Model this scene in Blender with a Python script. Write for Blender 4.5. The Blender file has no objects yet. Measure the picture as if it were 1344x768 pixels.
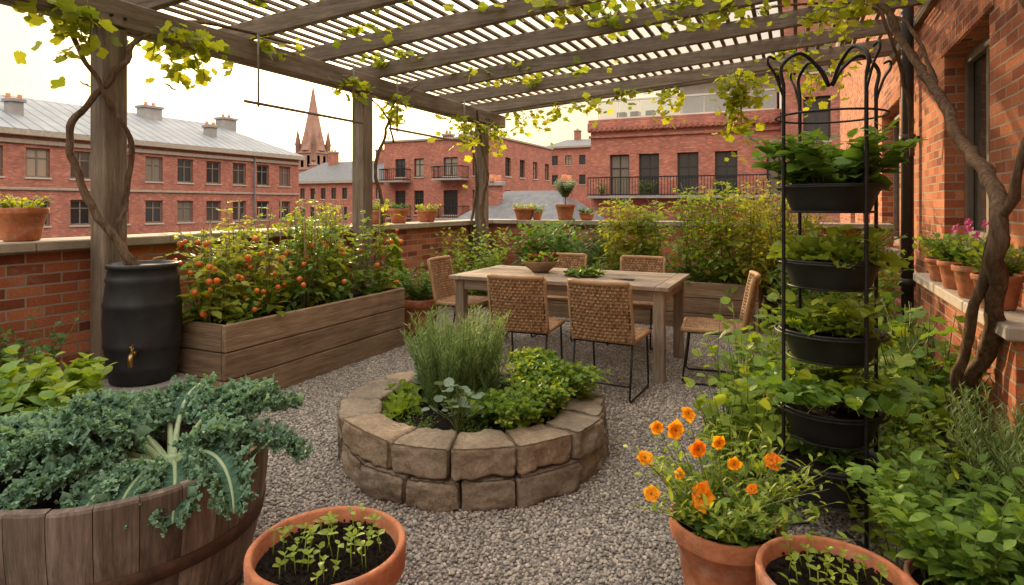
import bpy, math, random
import numpy as np
from mathutils import Vector, Matrix, noise
random.seed(11)
R=random.random
def U(a,b): return a+(b-a)*random.random()
G=random.gauss
pi=math.pi
sc=bpy.context.scene

# ------------------------------------------------------------------ mesh builder
class MB:
    def __init__(s,name):
        s.name=name; s.V=[];s.L=[];s.S=[];s.M=[];s.C=[];s.SM=[];s.n=0;s.mats=[]
    def mi(s,m):
        if m not in s.mats: s.mats.append(m)
        return s.mats.index(m)
    def add(s,verts,faces,mat,col=0.5,smooth=False):
        v=np.asarray(verts,dtype=np.float64).reshape(-1,3)
        s.V.append(v)
        c=np.full(len(v),col) if np.isscalar(col) else np.asarray(col,dtype=np.float64)
        s.C.append(c)
        l=[i for f in faces for i in f]
        s.L.append(np.array(l,dtype=np.int64)+s.n)
        s.S.append(np.array([len(f) for f in faces],dtype=np.int64))
        s.M.append(np.full(len(faces),s.mi(mat)))
        s.SM.append(np.full(len(faces),smooth))
        s.n+=len(v)
    def batch(s,V,faces,mat,col,smooth=True):
        N,k,_=V.shape
        l=np.array([i for f in faces for i in f],dtype=np.int64)
        sz=np.array([len(f) for f in faces],dtype=np.int64)
        s.V.append(V.reshape(-1,3)); s.C.append(np.repeat(np.asarray(col,dtype=np.float64),k))
        s.L.append((l[None,:]+(s.n+np.arange(N)*k)[:,None]).ravel())
        s.S.append(np.tile(sz,N)); nf=len(faces)*N
        s.M.append(np.full(nf,s.mi(mat))); s.SM.append(np.full(nf,smooth))
        s.n+=N*k
    def mesh(s):
        me=bpy.data.meshes.new(s.name)
        V=np.concatenate(s.V);L=np.concatenate(s.L);S=np.concatenate(s.S);M=np.concatenate(s.M);C=np.concatenate(s.C);SM=np.concatenate(s.SM)
        me.vertices.add(len(V)); me.vertices.foreach_set('co',V.astype(np.float32).ravel())
        me.loops.add(len(L)); me.loops.foreach_set('vertex_index',L.astype(np.int32))
        me.polygons.add(len(S)); st=np.concatenate([[0],np.cumsum(S)[:-1]])
        me.polygons.foreach_set('loop_start',st.astype(np.int32))
        for m in s.mats: me.materials.append(m)
        me.polygons.foreach_set('material_index',M.astype(np.int32))
        me.update(calc_edges=True)
        me.polygons.foreach_set('use_smooth',SM.astype(bool))
        a=me.attributes.new('Col','FLOAT','POINT'); a.data.foreach_set('value',C.astype(np.float32))
        me.update()
        return me
    def obj(s,parent=None,loc=(0,0,0)):
        o=bpy.data.objects.new(s.name,s.mesh()); sc.collection.objects.link(o)
        o.location=loc
        if parent: o.parent=parent
        return o

# chamfer box template
_cb=[];_idx={}
for sx in(-1,1):
    for sy in(-1,1):
        for sz in(-1,1):
            for ax in range(3):
                _idx[(sx,sy,sz,ax)]=len(_cb); _cb.append((sx,sy,sz,ax))
def _cbv(h,b):
    out=[]
    for sx,sy,sz,ax in _cb:
        s=(sx,sy,sz)
        out.append([s[i]*(h[i] if i==ax else h[i]-b) for i in range(3)])
    return np.array(out)
_cf=[]
def _mk():
    v=_cbv((1,1,1),.2)
    def addf(ids):
        p=v[ids]; c=p.mean(0)
        ref=c/np.linalg.norm(c)
        a=abs(ref); t=np.array([1,0,0]) if a[0]<.8 else np.array([0,1,0])
        e1=np.cross(ref,t);e1/=np.linalg.norm(e1);e2=np.cross(ref,e1)
        ang=[math.atan2(np.dot(q-c,e2),np.dot(q-c,e1)) for q in p]
        _cf.append([i for _,i in sorted(zip(ang,ids))])
    for ax in range(3):
        for s in(-1,1):
            addf([_idx[k+(ax,)] for k in [(a,b,c) for a in(-1,1) for b in(-1,1) for c in(-1,1)] if k[ax]==s])
    for ax in range(3):
        o=[i for i in range(3) if i!=ax]
        for s1 in(-1,1):
            for s2 in(-1,1):
                ids=[]
                for s in(-1,1):
                    k=[0,0,0];k[ax]=s;k[o[0]]=s1;k[o[1]]=s2
                    ids+= [_idx[tuple(k)+(o[0],)],_idx[tuple(k)+(o[1],)]]
                addf(ids)
    for a in(-1,1):
        for b in(-1,1):
            for c in(-1,1): addf([_idx[(a,b,c,i)] for i in range(3)])
_mk()
def box(mb,c,h,mat,rot=None,b=.004,col=None):
    b=min(b,min(h)*.45)
    v=_cbv(h,b)
    if rot is not None: v=v@np.array(rot).T
    mb.add(v+np.array(c),_cf,mat,U(0,1) if col is None else col)
def boxr(mb,x0,x1,y0,y1,z0,z1,mat,b=.004,col=None):
    box(mb,((x0+x1)/2,(y0+y1)/2,(z0+z1)/2),((x1-x0)/2,(y1-y0)/2,(z1-z0)/2),mat,None,b,col)
def beam(mb,p0,p1,w,h,mat,b=.005,col=None):
    p0=np.array(p0,float);p1=np.array(p1,float);d=p1-p0;L=np.linalg.norm(d);d/=L
    up=np.array([0,0,1.]) if abs(d[2])<.95 else np.array([1.,0,0])
    s=np.cross(d,up);s/=np.linalg.norm(s);t=np.cross(s,d)
    box(mb,(p0+p1)/2,(L/2,w/2,h/2),mat,np.stack([d,s,t],1),b,col)
def tube(mb,pts,rad,mat,sides=6,col=.5,rough=0,closed=False):
    P=np.array(pts,float);n=len(P)
    if np.isscalar(rad): rad=[rad]*n
    T=np.gradient(P,axis=0)
    if closed: T=np.roll(P,-1,0)-np.roll(P,1,0)
    T/=np.linalg.norm(T,axis=1)[:,None]+1e-9
    ref=np.array([.3,.9,.1]) if abs(T[0][2])>.7 else np.array([0,0,1.])
    V=[]
    for i in range(n):
        ref=ref-T[i]*np.dot(ref,T[i]); ref/=np.linalg.norm(ref)+1e-9
        e2=np.cross(T[i],ref)
        for k in range(sides):
            a=2*pi*k/sides
            rr=rad[i]*(1+(noise.noise(Vector((P[i][0]*14+math.cos(a)*2.2,P[i][1]*14+math.sin(a)*2.2,P[i][2]*9)))*rough if rough else 0))
            V.append(P[i]+rr*(ref*math.cos(a)+e2*math.sin(a)))
    F=[]
    m=n if closed else n-1
    for i in range(m):
        for k in range(sides):
            a=i*sides+k;b_=i*sides+(k+1)%sides;j=((i+1)%n)*sides
            F.append((a,b_,j+(k+1)%sides,j+k))
    if not closed:
        F.append(tuple(range(sides))[::-1]);F.append(tuple((n-1)*sides+k for k in range(sides)))
    mb.add(V,F,mat,col,True)
def lathe(mb,prof,c,mat,seg=40,col=.5,wob=0,caps=True):
    V=[];F=[]
    for r,z in prof:
        for k in range(seg):
            a=2*pi*k/seg
            rr=r*(1+wob*noise.noise(Vector((math.cos(a)*2,math.sin(a)*2,z*5+c[0]))))
            V.append((c[0]+rr*math.cos(a),c[1]+rr*math.sin(a),c[2]+z))
    for i in range(len(prof)-1):
        for k in range(seg):
            F.append((i*seg+k,i*seg+(k+1)%seg,(i+1)*seg+(k+1)%seg,(i+1)*seg+k))
    mb.add(V,F,mat,col,True)
def smoothpts(pts,n=6):
    P=[np.array(p,float) for p in pts];P=[2*P[0]-P[1]]+P+[2*P[-1]-P[-2]]
    out=[]
    for i in range(1,len(P)-2):
        for j in range(n):
            t=j/n
            out.append(.5*((2*P[i])+(-P[i-1]+P[i+1])*t+(2*P[i-1]-5*P[i]+4*P[i+1]-P[i+2])*t*t+(-P[i-1]+3*P[i]-3*P[i+1]+P[i+2])*t**3))
    out.append(P[-2]);return out

# ------------------------------------------------------------------ materials
class N:
    def __init__(s,name):
        s.m=bpy.data.materials.new(name);s.m.use_nodes=True;s.t=s.m.node_tree
        s.t.nodes.clear();s.out=s.n('ShaderNodeOutputMaterial')
    def n(s,ty,**kw):
        x=s.t.nodes.new(ty)
        for k,v in kw.items(): setattr(x,k,v)
        return x
    def l(s,a,b): s.t.links.new(a,b)
    def math(s,op,a,b=None,c=None):
        x=s.n('ShaderNodeMath',operation=op)
        for i,q in enumerate((a,b,c)):
            if q is None: continue
            if isinstance(q,(int,float)): x.inputs[i].default_value=q
            else: s.l(q,x.inputs[i])
        return x.outputs[0]
    def mix(s,f,a,b,blend='MIX'):
        x=s.n('ShaderNodeMix',data_type='RGBA',blend_type=blend)
        for i,q in((0,f),(6,a),(7,b)):
            if isinstance(q,(int,float)): x.inputs[i].default_value=q
            elif isinstance(q,tuple): x.inputs[i].default_value=q+(1,) if len(q)==3 else q
            else: s.l(q,x.inputs[i])
        return x.outputs[2]
    def noise(s,vec,scale,detail=4,rough=.6):
        x=s.n('ShaderNodeTexNoise');x.inputs['Scale'].default_value=scale;x.inputs['Detail'].default_value=detail;x.inputs['Roughness'].default_value=rough
        if vec is not None: s.l(vec,x.inputs['Vector'])
        return x.outputs['Fac']
    def ramp(s,f,stops):
        x=s.n('ShaderNodeValToRGB');e=x.color_ramp.elements
        while len(e)<len(stops): e.new(.5)
        for i,(p,c) in enumerate(stops):
            e[i].position=p;e[i].color=(c+(1,)) if len(c)==3 else c
        s.l(f,x.inputs[0]);return x.outputs[0]
    def pos(s): return s.n('ShaderNodeNewGeometry').outputs['Position']
    def obj(s): return s.n('ShaderNodeTexCoord').outputs['Object']
    def scale(s,v,sc_):
        x=s.n('ShaderNodeVectorMath',operation='MULTIPLY');s.l(v,x.inputs[0]);x.inputs[1].default_value=sc_;return x.outputs[0]
    def col(s): return s.n('ShaderNodeAttribute',attribute_name='Col').outputs['Fac']
    def bump(s,h,st=.3,dist=.01):
        x=s.n('ShaderNodeBump');x.inputs['Strength'].default_value=st;x.inputs['Distance'].default_value=dist
        s.l(h,x.inputs['Height']);return x.outputs[0]
    def pbr(s,color,rough=.7,bump=None,metal=0,spec=.4):
        p=s.n('ShaderNodeBsdfPrincipled')
        if isinstance(color,tuple): p.inputs['Base Color'].default_value=color+(1,)
        else: s.l(color,p.inputs['Base Color'])
        if isinstance(rough,(int,float)): p.inputs['Roughness'].default_value=rough
        else: s.l(rough,p.inputs['Roughness'])
        p.inputs['Metallic'].default_value=metal
        p.inputs['Specular IOR Level'].default_value=spec
        if bump is not None: s.l(bump,p.inputs['Normal'])
        return p.outputs[0]
    def done(s,sh): s.l(sh,s.out.inputs[0]);return s.m

def brick_mat(name,c1,c2,c3,mortar,k=1.0,bs=.6):
    n=N(name);g=n.n('ShaderNodeNewGeometry')
    sp=n.n('ShaderNodeSeparateXYZ');n.l(g.outputs['Position'],sp.inputs[0])
    sn=n.n('ShaderNodeSeparateXYZ');n.l(g.outputs['True Normal'],sn.inputs[0])
    fx=n.math('GREATER_THAN',n.math('ABSOLUTE',sn.outputs[0]),.6)
    fz=n.math('GREATER_THAN',n.math('ABSOLUTE',sn.outputs[2]),.6)
    u=n.math('ADD',n.math('MULTIPLY',sp.outputs[1],fx),n.math('MULTIPLY',sp.outputs[0],n.math('SUBTRACT',1.0,fx)))
    v=n.math('ADD',n.math('MULTIPLY',sp.outputs[1],fz),n.math('MULTIPLY',sp.outputs[2],n.math('SUBTRACT',1.0,fz)))
    cb=n.n('ShaderNodeCombineXYZ');n.l(u,cb.inputs[0]);n.l(v,cb.inputs[1])
    P=g.outputs['Position']
    wn=n.n('ShaderNodeTexNoise');wn.inputs['Scale'].default_value=9;n.l(P,wn.inputs['Vector'])
    wv=n.n('ShaderNodeVectorMath',operation='MULTIPLY_ADD');n.l(wn.outputs['Color'],wv.inputs[0]);wv.inputs[1].default_value=(.008*k,.008*k,0);n.l(cb.outputs[0],wv.inputs[2])
    br=n.n('ShaderNodeTexBrick');n.l(wv.outputs[0],br.inputs['Vector'])
    br.inputs['Color1'].default_value=(0,0,0,1);br.inputs['Color2'].default_value=(1,1,1,1);br.inputs['Mortar'].default_value=(.5,.5,.5,1)
    br.inputs['Scale'].default_value=1;br.inputs['Mortar Size'].default_value=.0065*k;br.inputs['Mortar Smooth'].default_value=.25
    br.inputs['Brick Width'].default_value=.225*k;br.inputs['Row Height'].default_value=.075*k
    base=n.ramp(br.outputs['Color'],[(0,c1),(.35,c2),(.75,c3),(1,tuple(min(1,q*1.35) for q in c3))])
    nz=n.noise(P,60,4);base=n.mix(.55,base,n.ramp(nz,[(.3,(.55,.55,.55)),(.7,(1.25,1.2,1.15))]),'MULTIPLY')
    nm=n.noise(P,1.1,4);base=n.mix(.7,base,n.ramp(nm,[(.3,(.62,.6,.6)),(.7,(1.15,1.12,1.1))]),'MULTIPLY')
    fl=n.noise(P,3.2,6,.75)
    base=n.mix(n.math('MULTIPLY',n.ramp(fl,[(.56,(0,0,0)),(.72,(1,1,1))]),.28),base,(.5,.42,.36))
    c=n.mix(br.outputs['Fac'],base,n.mix(n.noise(P,20),tuple(q*.7 for q in mortar),mortar))
    h=n.math('ADD',n.math('MULTIPLY',n.math('SUBTRACT',1.0,br.outputs['Fac']),1.0),n.math('MULTIPLY',nz,.5))
    return n.done(n.pbr(c,.85,n.bump(h,bs,.012*k),spec=.2))
M_brick=brick_mat('brick_terrace',(.22,.068,.036),(.43,.135,.064),(.50,.18,.088),(.40,.34,.27))
M_brickH=brick_mat('brick_house',(.24,.072,.038),(.46,.145,.068),(.53,.195,.092),(.44,.36,.28))
M_brickF=brick_mat('brick_far',(.32,.11,.075),(.40,.135,.09),(.44,.16,.11),(.40,.29,.23),1.0,.3)
M_brickF2=brick_mat('brick_far_b',(.36,.12,.08),(.43,.145,.10),(.48,.175,.12),(.42,.30,.24),1.0,.3)

def wood_mat(name,axis,ca,cb_,cc,k=1.0,rough=.75):
    n=N(name);P=n.pos();s=[22*k]*3;s[axis]=1.3*k
    v=n.scale(P,tuple(s));ad=n.n('ShaderNodeVectorMath',operation='ADD');n.l(v,ad.inputs[0])
    cm=n.n('ShaderNodeCombineXYZ');q=n.math('MULTIPLY',n.col(),37.0)
    for i in range(3): n.l(q,cm.inputs[i])
    n.l(cm.outputs[0],ad.inputs[1])
    g=n.noise(ad.outputs[0],1,6,.7);g2=n.noise(ad.outputs[0],5,4,.7)
    c=n.ramp(g,[(.25,ca),(.5,cb_),(.75,cc)])
    c=n.mix(.7,c,n.ramp(g2,[(.3,(.5,.5,.5)),(.65,(1.2,1.2,1.2))]),'MULTIPLY')
    c=n.mix(.85,c,n.ramp(n.col(),[(0,(.66,.63,.60)),(1,(1.2,1.18,1.15))]),'MULTIPLY')
    st=n.noise(P,2.2,5);c=n.mix(.6,c,n.ramp(st,[(.35,(.58,.55,.52)),(.65,(1.1,1.1,1.1))]),'MULTIPLY')
    h=n.math('ADD',g,n.math('MULTIPLY',g2,.5))
    return n.done(n.pbr(c,rough,n.bump(h,.6,.007),spec=.25))
PW=((.12,.095,.072),(.24,.195,.15),(.36,.30,.245))
M_pX=wood_mat('pergola_wood_x',0,*PW);M_pY=wood_mat('pergola_wood_y',1,*PW);M_pZ=wood_mat('pergola_wood_z',2,*PW)
BW=((.16,.11,.07),(.35,.25,.165),(.48,.365,.25))
M_bX=wood_mat('bed_wood_x',0,*BW);M_bY=wood_mat('bed_wood_y',1,*BW);M_bZ=wood_mat('bed_wood_z',2,*BW)
TW=((.24,.185,.14),(.40,.32,.25),(.52,.44,.36))
M_tX=wood_mat('table_wood_x',0,*TW);M_tZ=wood_mat('table_wood_z',2,*TW);M_tY=wood_mat('table_wood_y',1,*TW)
M_stave=wood_mat('stave_wood',2,(.075,.055,.045),(.21,.165,.135),(.37,.31,.27))
def bark():
    n=N('vine_bark');P=n.pos();v=n.scale(P,(40,40,9));g=n.noise(v,1,6,.75)
    c=n.ramp(g,[(.3,(.06,.04,.026)),(.55,(.19,.125,.08)),(.8,(.36,.27,.2))])
    return n.done(n.pbr(c,.9,n.bump(g,1.0,.016),spec=.1))
M_bark=bark()
def simple(name,ca,cb_,scale=8,rough=.7,metal=0,bs=.2,spec=.4,usecol=.3,dist=.005):
    n=N(name);P=n.pos();g=n.noise(P,scale,6,.65)
    c=n.ramp(g,[(.3,ca),(.7,cb_)])
    c=n.mix(usecol,c,n.ramp(n.col(),[(0,(.6,.6,.6)),(1,(1.3,1.3,1.3))]),'MULTIPLY')
    return n.done(n.pbr(c,rough,n.bump(n.noise(P,scale*6,4),bs,dist),metal,spec))
M_coping=simple('coping_stone',(.30,.25,.19),(.46,.40,.32),6,.8,usecol=.35,bs=.4)
M_soil=simple('soil',(.014,.010,.008),(.05,.036,.027),45,.95,bs=1.0,dist=.02,spec=.15)
M_iron=simple('black_iron',(.012,.012,.013),(.03,.03,.03),20,.45,.3)
M_plastic=simple('black_plastic',(.016,.017,.019),(.034,.036,.039),9,.5,0,.1)
M_brass=simple('brass',(.35,.22,.08),(.5,.33,.12),20,.35,.9)
M_rust=simple('rusty_hoop',(.035,.025,.021),(.15,.07,.04),14,.8,.3,.5)
M_stonesill=simple('stone_sill',(.38,.33,.27),(.52,.46,.39),9,.8,bs=.3)
M_frame=simple('window_frame',(.03,.027,.025),(.05,.045,.04),9,.5)
M_frameT=simple('window_frame_taupe',(.15,.115,.09),(.22,.18,.14),9,.55)
M_slate=simple('slate_roof',(.075,.075,.08),(.14,.14,.145),3,.7)
M_concrete=simple('concrete',(.25,.235,.22),(.38,.36,.34),1.5,.85)
M_asphalt=simple('asphalt',(.04,.04,.042),(.07,.07,.07),2,.9)
M_white=simple('pale_render',(.5,.46,.42),(.62,.58,.53),1.2,.8)
M_spire=simple('spire_stone',(.30,.16,.12),(.42,.25,.18),.8,.85)
def glassm():
    n=N('window_glass');c=n.ramp(n.col(),[(0,(.02,.022,.024)),(.5,(.06,.055,.05)),(1,(.34,.28,.21))])
    return n.done(n.pbr(c,.08,None,0,.6))
M_glass=glassm()
def clearglass():
    n=N('balustrade_glass');g=n.n('ShaderNodeBsdfTransparent');g.inputs[0].default_value=(.86,.9,.9,1)
    q=n.n('ShaderNodeBsdfGlossy');q.inputs['Roughness'].default_value=.05
    m=n.n('ShaderNodeMixShader');m.inputs[0].default_value=.18;n.l(g.outputs[0],m.inputs[1]);n.l(q.outputs[0],m.inputs[2]);return n.done(m.outputs[0])
M_bal=clearglass()
def metalroof():
    n=N('standing_seam_roof');P=n.pos();sp=n.n('ShaderNodeSeparateXYZ');n.l(P,sp.inputs[0])
    f=n.math('FRACT',n.math('MULTIPLY',sp.outputs[1],1.3));s=n.math('GREATER_THAN',f,.88)
    g=n.noise(P,.7,5);c=n.ramp(g,[(.3,(.17,.18,.19)),(.7,(.27,.28,.29))])
    c=n.mix(s,c,(.09,.09,.095));return n.done(n.pbr(c,.6,n.bump(s,.6,.05),.2,.3))
M_mroof=metalroof()
def terra():
    n=N('terracotta');P=n.pos();g=n.noise(P,7,6,.65)
    c=n.ramp(g,[(.3,(.40,.135,.065)),(.6,(.55,.21,.10)),(.8,(.62,.30,.17))])
    w=n.noise(n.scale(P,(5,5,9)),1.4,8,.75)
    c=n.mix(n.math('MULTIPLY',n.ramp(w,[(.52,(0,0,0)),(.68,(1,1,1))]),.5),c,(.6,.5,.42))
    d=n.noise(P,16,6,.7);c=n.mix(.6,c,n.ramp(d,[(.35,(.5,.45,.4)),(.6,(1.05,1.05,1.05))]),'MULTIPLY')
    return n.done(n.pbr(c,.78,n.bump(n.noise(P,70,4),.3,.005),spec=.25))
M_terra=terra()
def stone():
    n=N('ring_stone');P=n.pos();g=n.noise(P,6,6,.7);c=n.ramp(g,[(.25,(.20,.16,.12)),(.5,(.35,.285,.215)),(.75,(.50,.415,.32))])
    c=n.mix(.85,c,n.ramp(n.col(),[(0,(.72,.72,.74)),(.5,(.95,.93,.9)),(1,(1.2,1.1,.98))]),'MULTIPLY')
    g2=n.noise(P,45,6,.75);c=n.mix(.65,c,n.ramp(g2,[(.3,(.45,.45,.45)),(.65,(1.2,1.2,1.2))]),'MULTIPLY')
    h=n.math('ADD',n.math('MULTIPLY',g,.8),n.math('MULTIPLY',g2,.6))
    return n.done(n.pbr(c,.9,n.bump(h,.9,.022),spec=.15))
M_stone=stone()
def gravelm(name,sheet=False):
    n=N(name)
    if sheet:
        P=n.pos();vo=n.n('ShaderNodeTexVoronoi');vo.inputs['Scale'].default_value=75;n.l(P,vo.inputs['Vector'])
        sp=n.n('ShaderNodeSeparateColor');n.l(vo.outputs['Color'],sp.inputs[0])
        c=n.ramp(sp.outputs[0],[(0,(.10,.09,.08)),(.5,(.22,.20,.18)),(1,(.36,.33,.30))])
        h=n.math('SUBTRACT',1.0,vo.outputs['Distance'])
        return n.done(n.pbr(c,.9,n.bump(h,1,.01),spec=.2))
    c=n.ramp(n.col(),[(0,(.20,.18,.165)),(.4,(.33,.30,.27)),(.75,(.44,.40,.36)),(.93,(.52,.45,.37)),(1,(.64,.59,.52))])
    lg=n.noise(n.pos(),1.1,4);c=n.mix(.5,c,n.ramp(lg,[(.35,(.80,.77,.74)),(.65,(1.08,1.05,1.02))]),'MULTIPLY')
    return n.done(n.pbr(c,.8,n.bump(n.noise(n.obj(),200,3),.2,.002),spec=.3))
M_grav=gravelm('gravel_stones');M_gravS=gravelm('gravel_bed',True)
def wick():
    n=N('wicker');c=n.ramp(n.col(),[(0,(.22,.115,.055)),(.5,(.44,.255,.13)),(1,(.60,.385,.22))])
    g=n.noise(n.obj(),150,3);c=n.mix(.5,c,n.ramp(g,[(.3,(.6,.6,.6)),(.7,(1.2,1.2,1.2))]),'MULTIPLY')
    return n.done(n.pbr(c,.7,n.bump(g,.3,.003),spec=.3))
M_wick=wick()
def leafm(name,dark,light,trans=.38,tc=None,rough=.5,spec=.3):
    n=N(name);P=n.pos()
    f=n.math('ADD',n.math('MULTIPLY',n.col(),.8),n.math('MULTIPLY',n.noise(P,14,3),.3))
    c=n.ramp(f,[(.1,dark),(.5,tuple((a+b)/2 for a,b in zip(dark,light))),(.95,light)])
    p=n.pbr(c,rough,n.bump(n.noise(P,120,3),.25,.002),spec=spec)
    t=n.n('ShaderNodeBsdfTranslucent')
    k=tc or (1.7,1.55,.7)
    n.l(n.mix(1.0,c,k,'MULTIPLY'),t.inputs[0])
    m=n.n('ShaderNodeMixShader');m.inputs[0].default_value=trans
    n.l(p,m.inputs[1]);n.l(t.outputs[0],m.inputs[2]);return n.done(m.outputs[0])
L_green=leafm('leaf_green',(.045,.105,.022),(.18,.32,.055))
L_dark=leafm('leaf_dark',(.03,.075,.022),(.11,.21,.05))
L_lime=leafm('leaf_lime',(.09,.17,.022),(.32,.43,.06),.42)
L_yel=leafm('leaf_yellowgreen',(.14,.19,.02),(.42,.44,.06),.5)
L_vine=leafm('leaf_grape',(.12,.19,.02),(.42,.46,.05),.55)
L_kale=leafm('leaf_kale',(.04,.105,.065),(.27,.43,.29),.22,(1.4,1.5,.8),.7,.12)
L_rib=leafm('kale_rib',(.28,.38,.19),(.50,.60,.38),.15)
L_rose=leafm('leaf_rosemary',(.07,.14,.045),(.29,.42,.16),.25)
L_grey=leafm('leaf_greygreen',(.10,.17,.11),(.28,.38,.27),.25)
L_stem=leafm('stem_green',(.08,.11,.025),(.2,.24,.07),.1)
L_red=leafm('leaf_red',(.09,.02,.03),(.2,.06,.05),.3)
F_or=leafm('petal_orange',(.86,.25,.008),(.93,.42,.012),.4,(1.2,1,.8))
F_ye=leafm('petal_yellow',(.88,.40,.010),(.95,.56,.02),.4,(1.2,1,.8))
F_or2=leafm('petal_centre',(.42,.09,.005),(.55,.16,.01),.2,(1,1,1))
F_pink=leafm('petal_pink',(.5,.04,.2),(.7,.12,.36),.3,(1.1,1,1))
M_tom=simple('tomato_skin',(.66,.09,.02),(.80,.28,.03),20,.3)

# ------------------------------------------------------------------ leaf templates
T={}
def ov(w):
    return (np.array([(0,0,0),(-.2*w,.22,.05),(0,.22,0),(.2*w,.22,.05),(-.27*w,.5,.05),(0,.5,0),(.27*w,.5,.05),(-.16*w,.8,.0),(0,.8,-.04),(.16*w,.8,.0),(0,1,-.13)]),
     [(0,2,1),(0,3,2),(1,2,5,4),(2,3,6,5),(4,5,8,7),(5,6,9,8),(7,8,10),(8,9,10)])
T['oval']=ov(1.15);T['broad']=ov(1.6);T['lance']=ov(.6)
T['lite']=(np.array([(0,0,0),(-.3,.42,.06),(0,.5,-.02),(.3,.42,.06),(0,1,-.12)]),[(0,2,1),(0,3,2),(1,2,4),(2,3,4)])
def lob():
    V=[(0,.35,-.03)];n=20
    for i in range(n):
        a=-pi/2+2*pi*i/n;ph_=(i%4)
        base=.50+.10*(-math.cos(a+pi/2))
        r=base*{0:1.05 if i else .55,1:.9,2:.74,3:.92}[ph_]
        V.append((r*math.cos(a),.38+r*math.sin(a),.05*math.sin(i*1.7)-.14*r*r))
    return np.array(V),[(0,1+i,1+(i+1)%n) for i in range(n)]
T['lobed']=lob()
def rnd():
    V=[(0,.5,-.05)];n=10
    for i in range(n):
        a=2*pi*i/n;V.append((.5*math.cos(a),.5+.5*math.sin(a),.06+.03*math.sin(i*2.5)))
    return np.array(V),[(0,1+i,1+(i+1)%n) for i in range(n)]
T['round']=rnd()
T['needle']=(np.array([(0,0,0),(-.065,.4,.02),(.065,.4,.02),(0,1,-.03)]),[(0,2,3,1)])
def wavy(seed,w=.75,nx=8,ny=10,A=.09):
    V=[];F=[];rr=random.Random(seed);ph=rr.random()*6
    for j in range(ny+1):
        t=j/ny;hw=w*.5*(math.sin(pi*min(1,t**.75*.93+.03)))**.8+.01
        for i in range(nx+1):
            s=2*i/nx-1
            z=.12*s*s-.25*t*t+A*abs(s)**1.5*math.sin(t*17+ph+s*3)+.03*math.sin(s*7+t*9+ph)
            V.append((s*hw*(1+.1*math.sin(t*21+ph)*abs(s)),t+.04*math.sin(s*9+ph),z))
    for j in range(ny):
        for i in range(nx):
            a=j*(nx+1)+i;F.append((a,a+1,a+nx+2,a+nx+1))
    return np.array(V),F
T['wavy']=wavy(1);T['wavy2']=wavy(2,.95,8,10,.13);T['petal']=wavy(3,1.25,6,6,.10)
def frill(seed):
    rr=random.Random(seed);V=[];F=[];nx=5;ph=rr.random()*6
    for j in range(4):
        t=j/3
        for i in range(nx+1):
            s=2*i/nx-1
            V.append((s*(.25+.65*t),t*(1-.25*s*s),.34*t*math.sin(i*2.3+ph)-.25*t*t))
    for j in range(3):
        for i in range(nx):
            a=j*(nx+1)+i;F.append((a,a+1,a+nx+2,a+nx+1))
    return np.array(V),F
T['frill']=frill(1);T['frill2']=frill(8)

class LF:
    def __init__(s,mb): s.mb=mb;s.d={}
    def a(s,tp,m,p,d,n,sz,c): s.d.setdefault((tp,m),[]).append((*p,*d,*n,sz,c))
    def flush(s):
        for (tp,m),l in s.d.items():
            A=np.array(l);P=A[:,0:3];D=A[:,3:6];Nn=A[:,6:9];S=A[:,9];C=A[:,10]
            D=D/(np.linalg.norm(D,axis=1)[:,None]+1e-9)
            X=np.cross(D,Nn);X/=np.linalg.norm(X,axis=1)[:,None]+1e-9;Z=np.cross(X,D)
            tv,tf=T[tp]
            V=P[:,None,:]+S[:,None,None]*(tv[None,:,0:1]*X[:,None,:]+tv[None,:,1:2]*D[:,None,:]+tv[None,:,2:3]*Z[:,None,:])
            s.mb.batch(V,tf,m,C,True)
        s.d={}
def leafat(lf,tp,m,p,az,el,sz,c,tilt=.35):
    d=(math.cos(az)*math.cos(el),math.sin(az)*math.cos(el),math.sin(el))
    nn=(-math.cos(az)*math.sin(el)+G(0,tilt),-math.sin(az)*math.sin(el)+G(0,tilt),math.cos(el)+.05)
    lf.a(tp,m,p,d,nn,sz,c)
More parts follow.
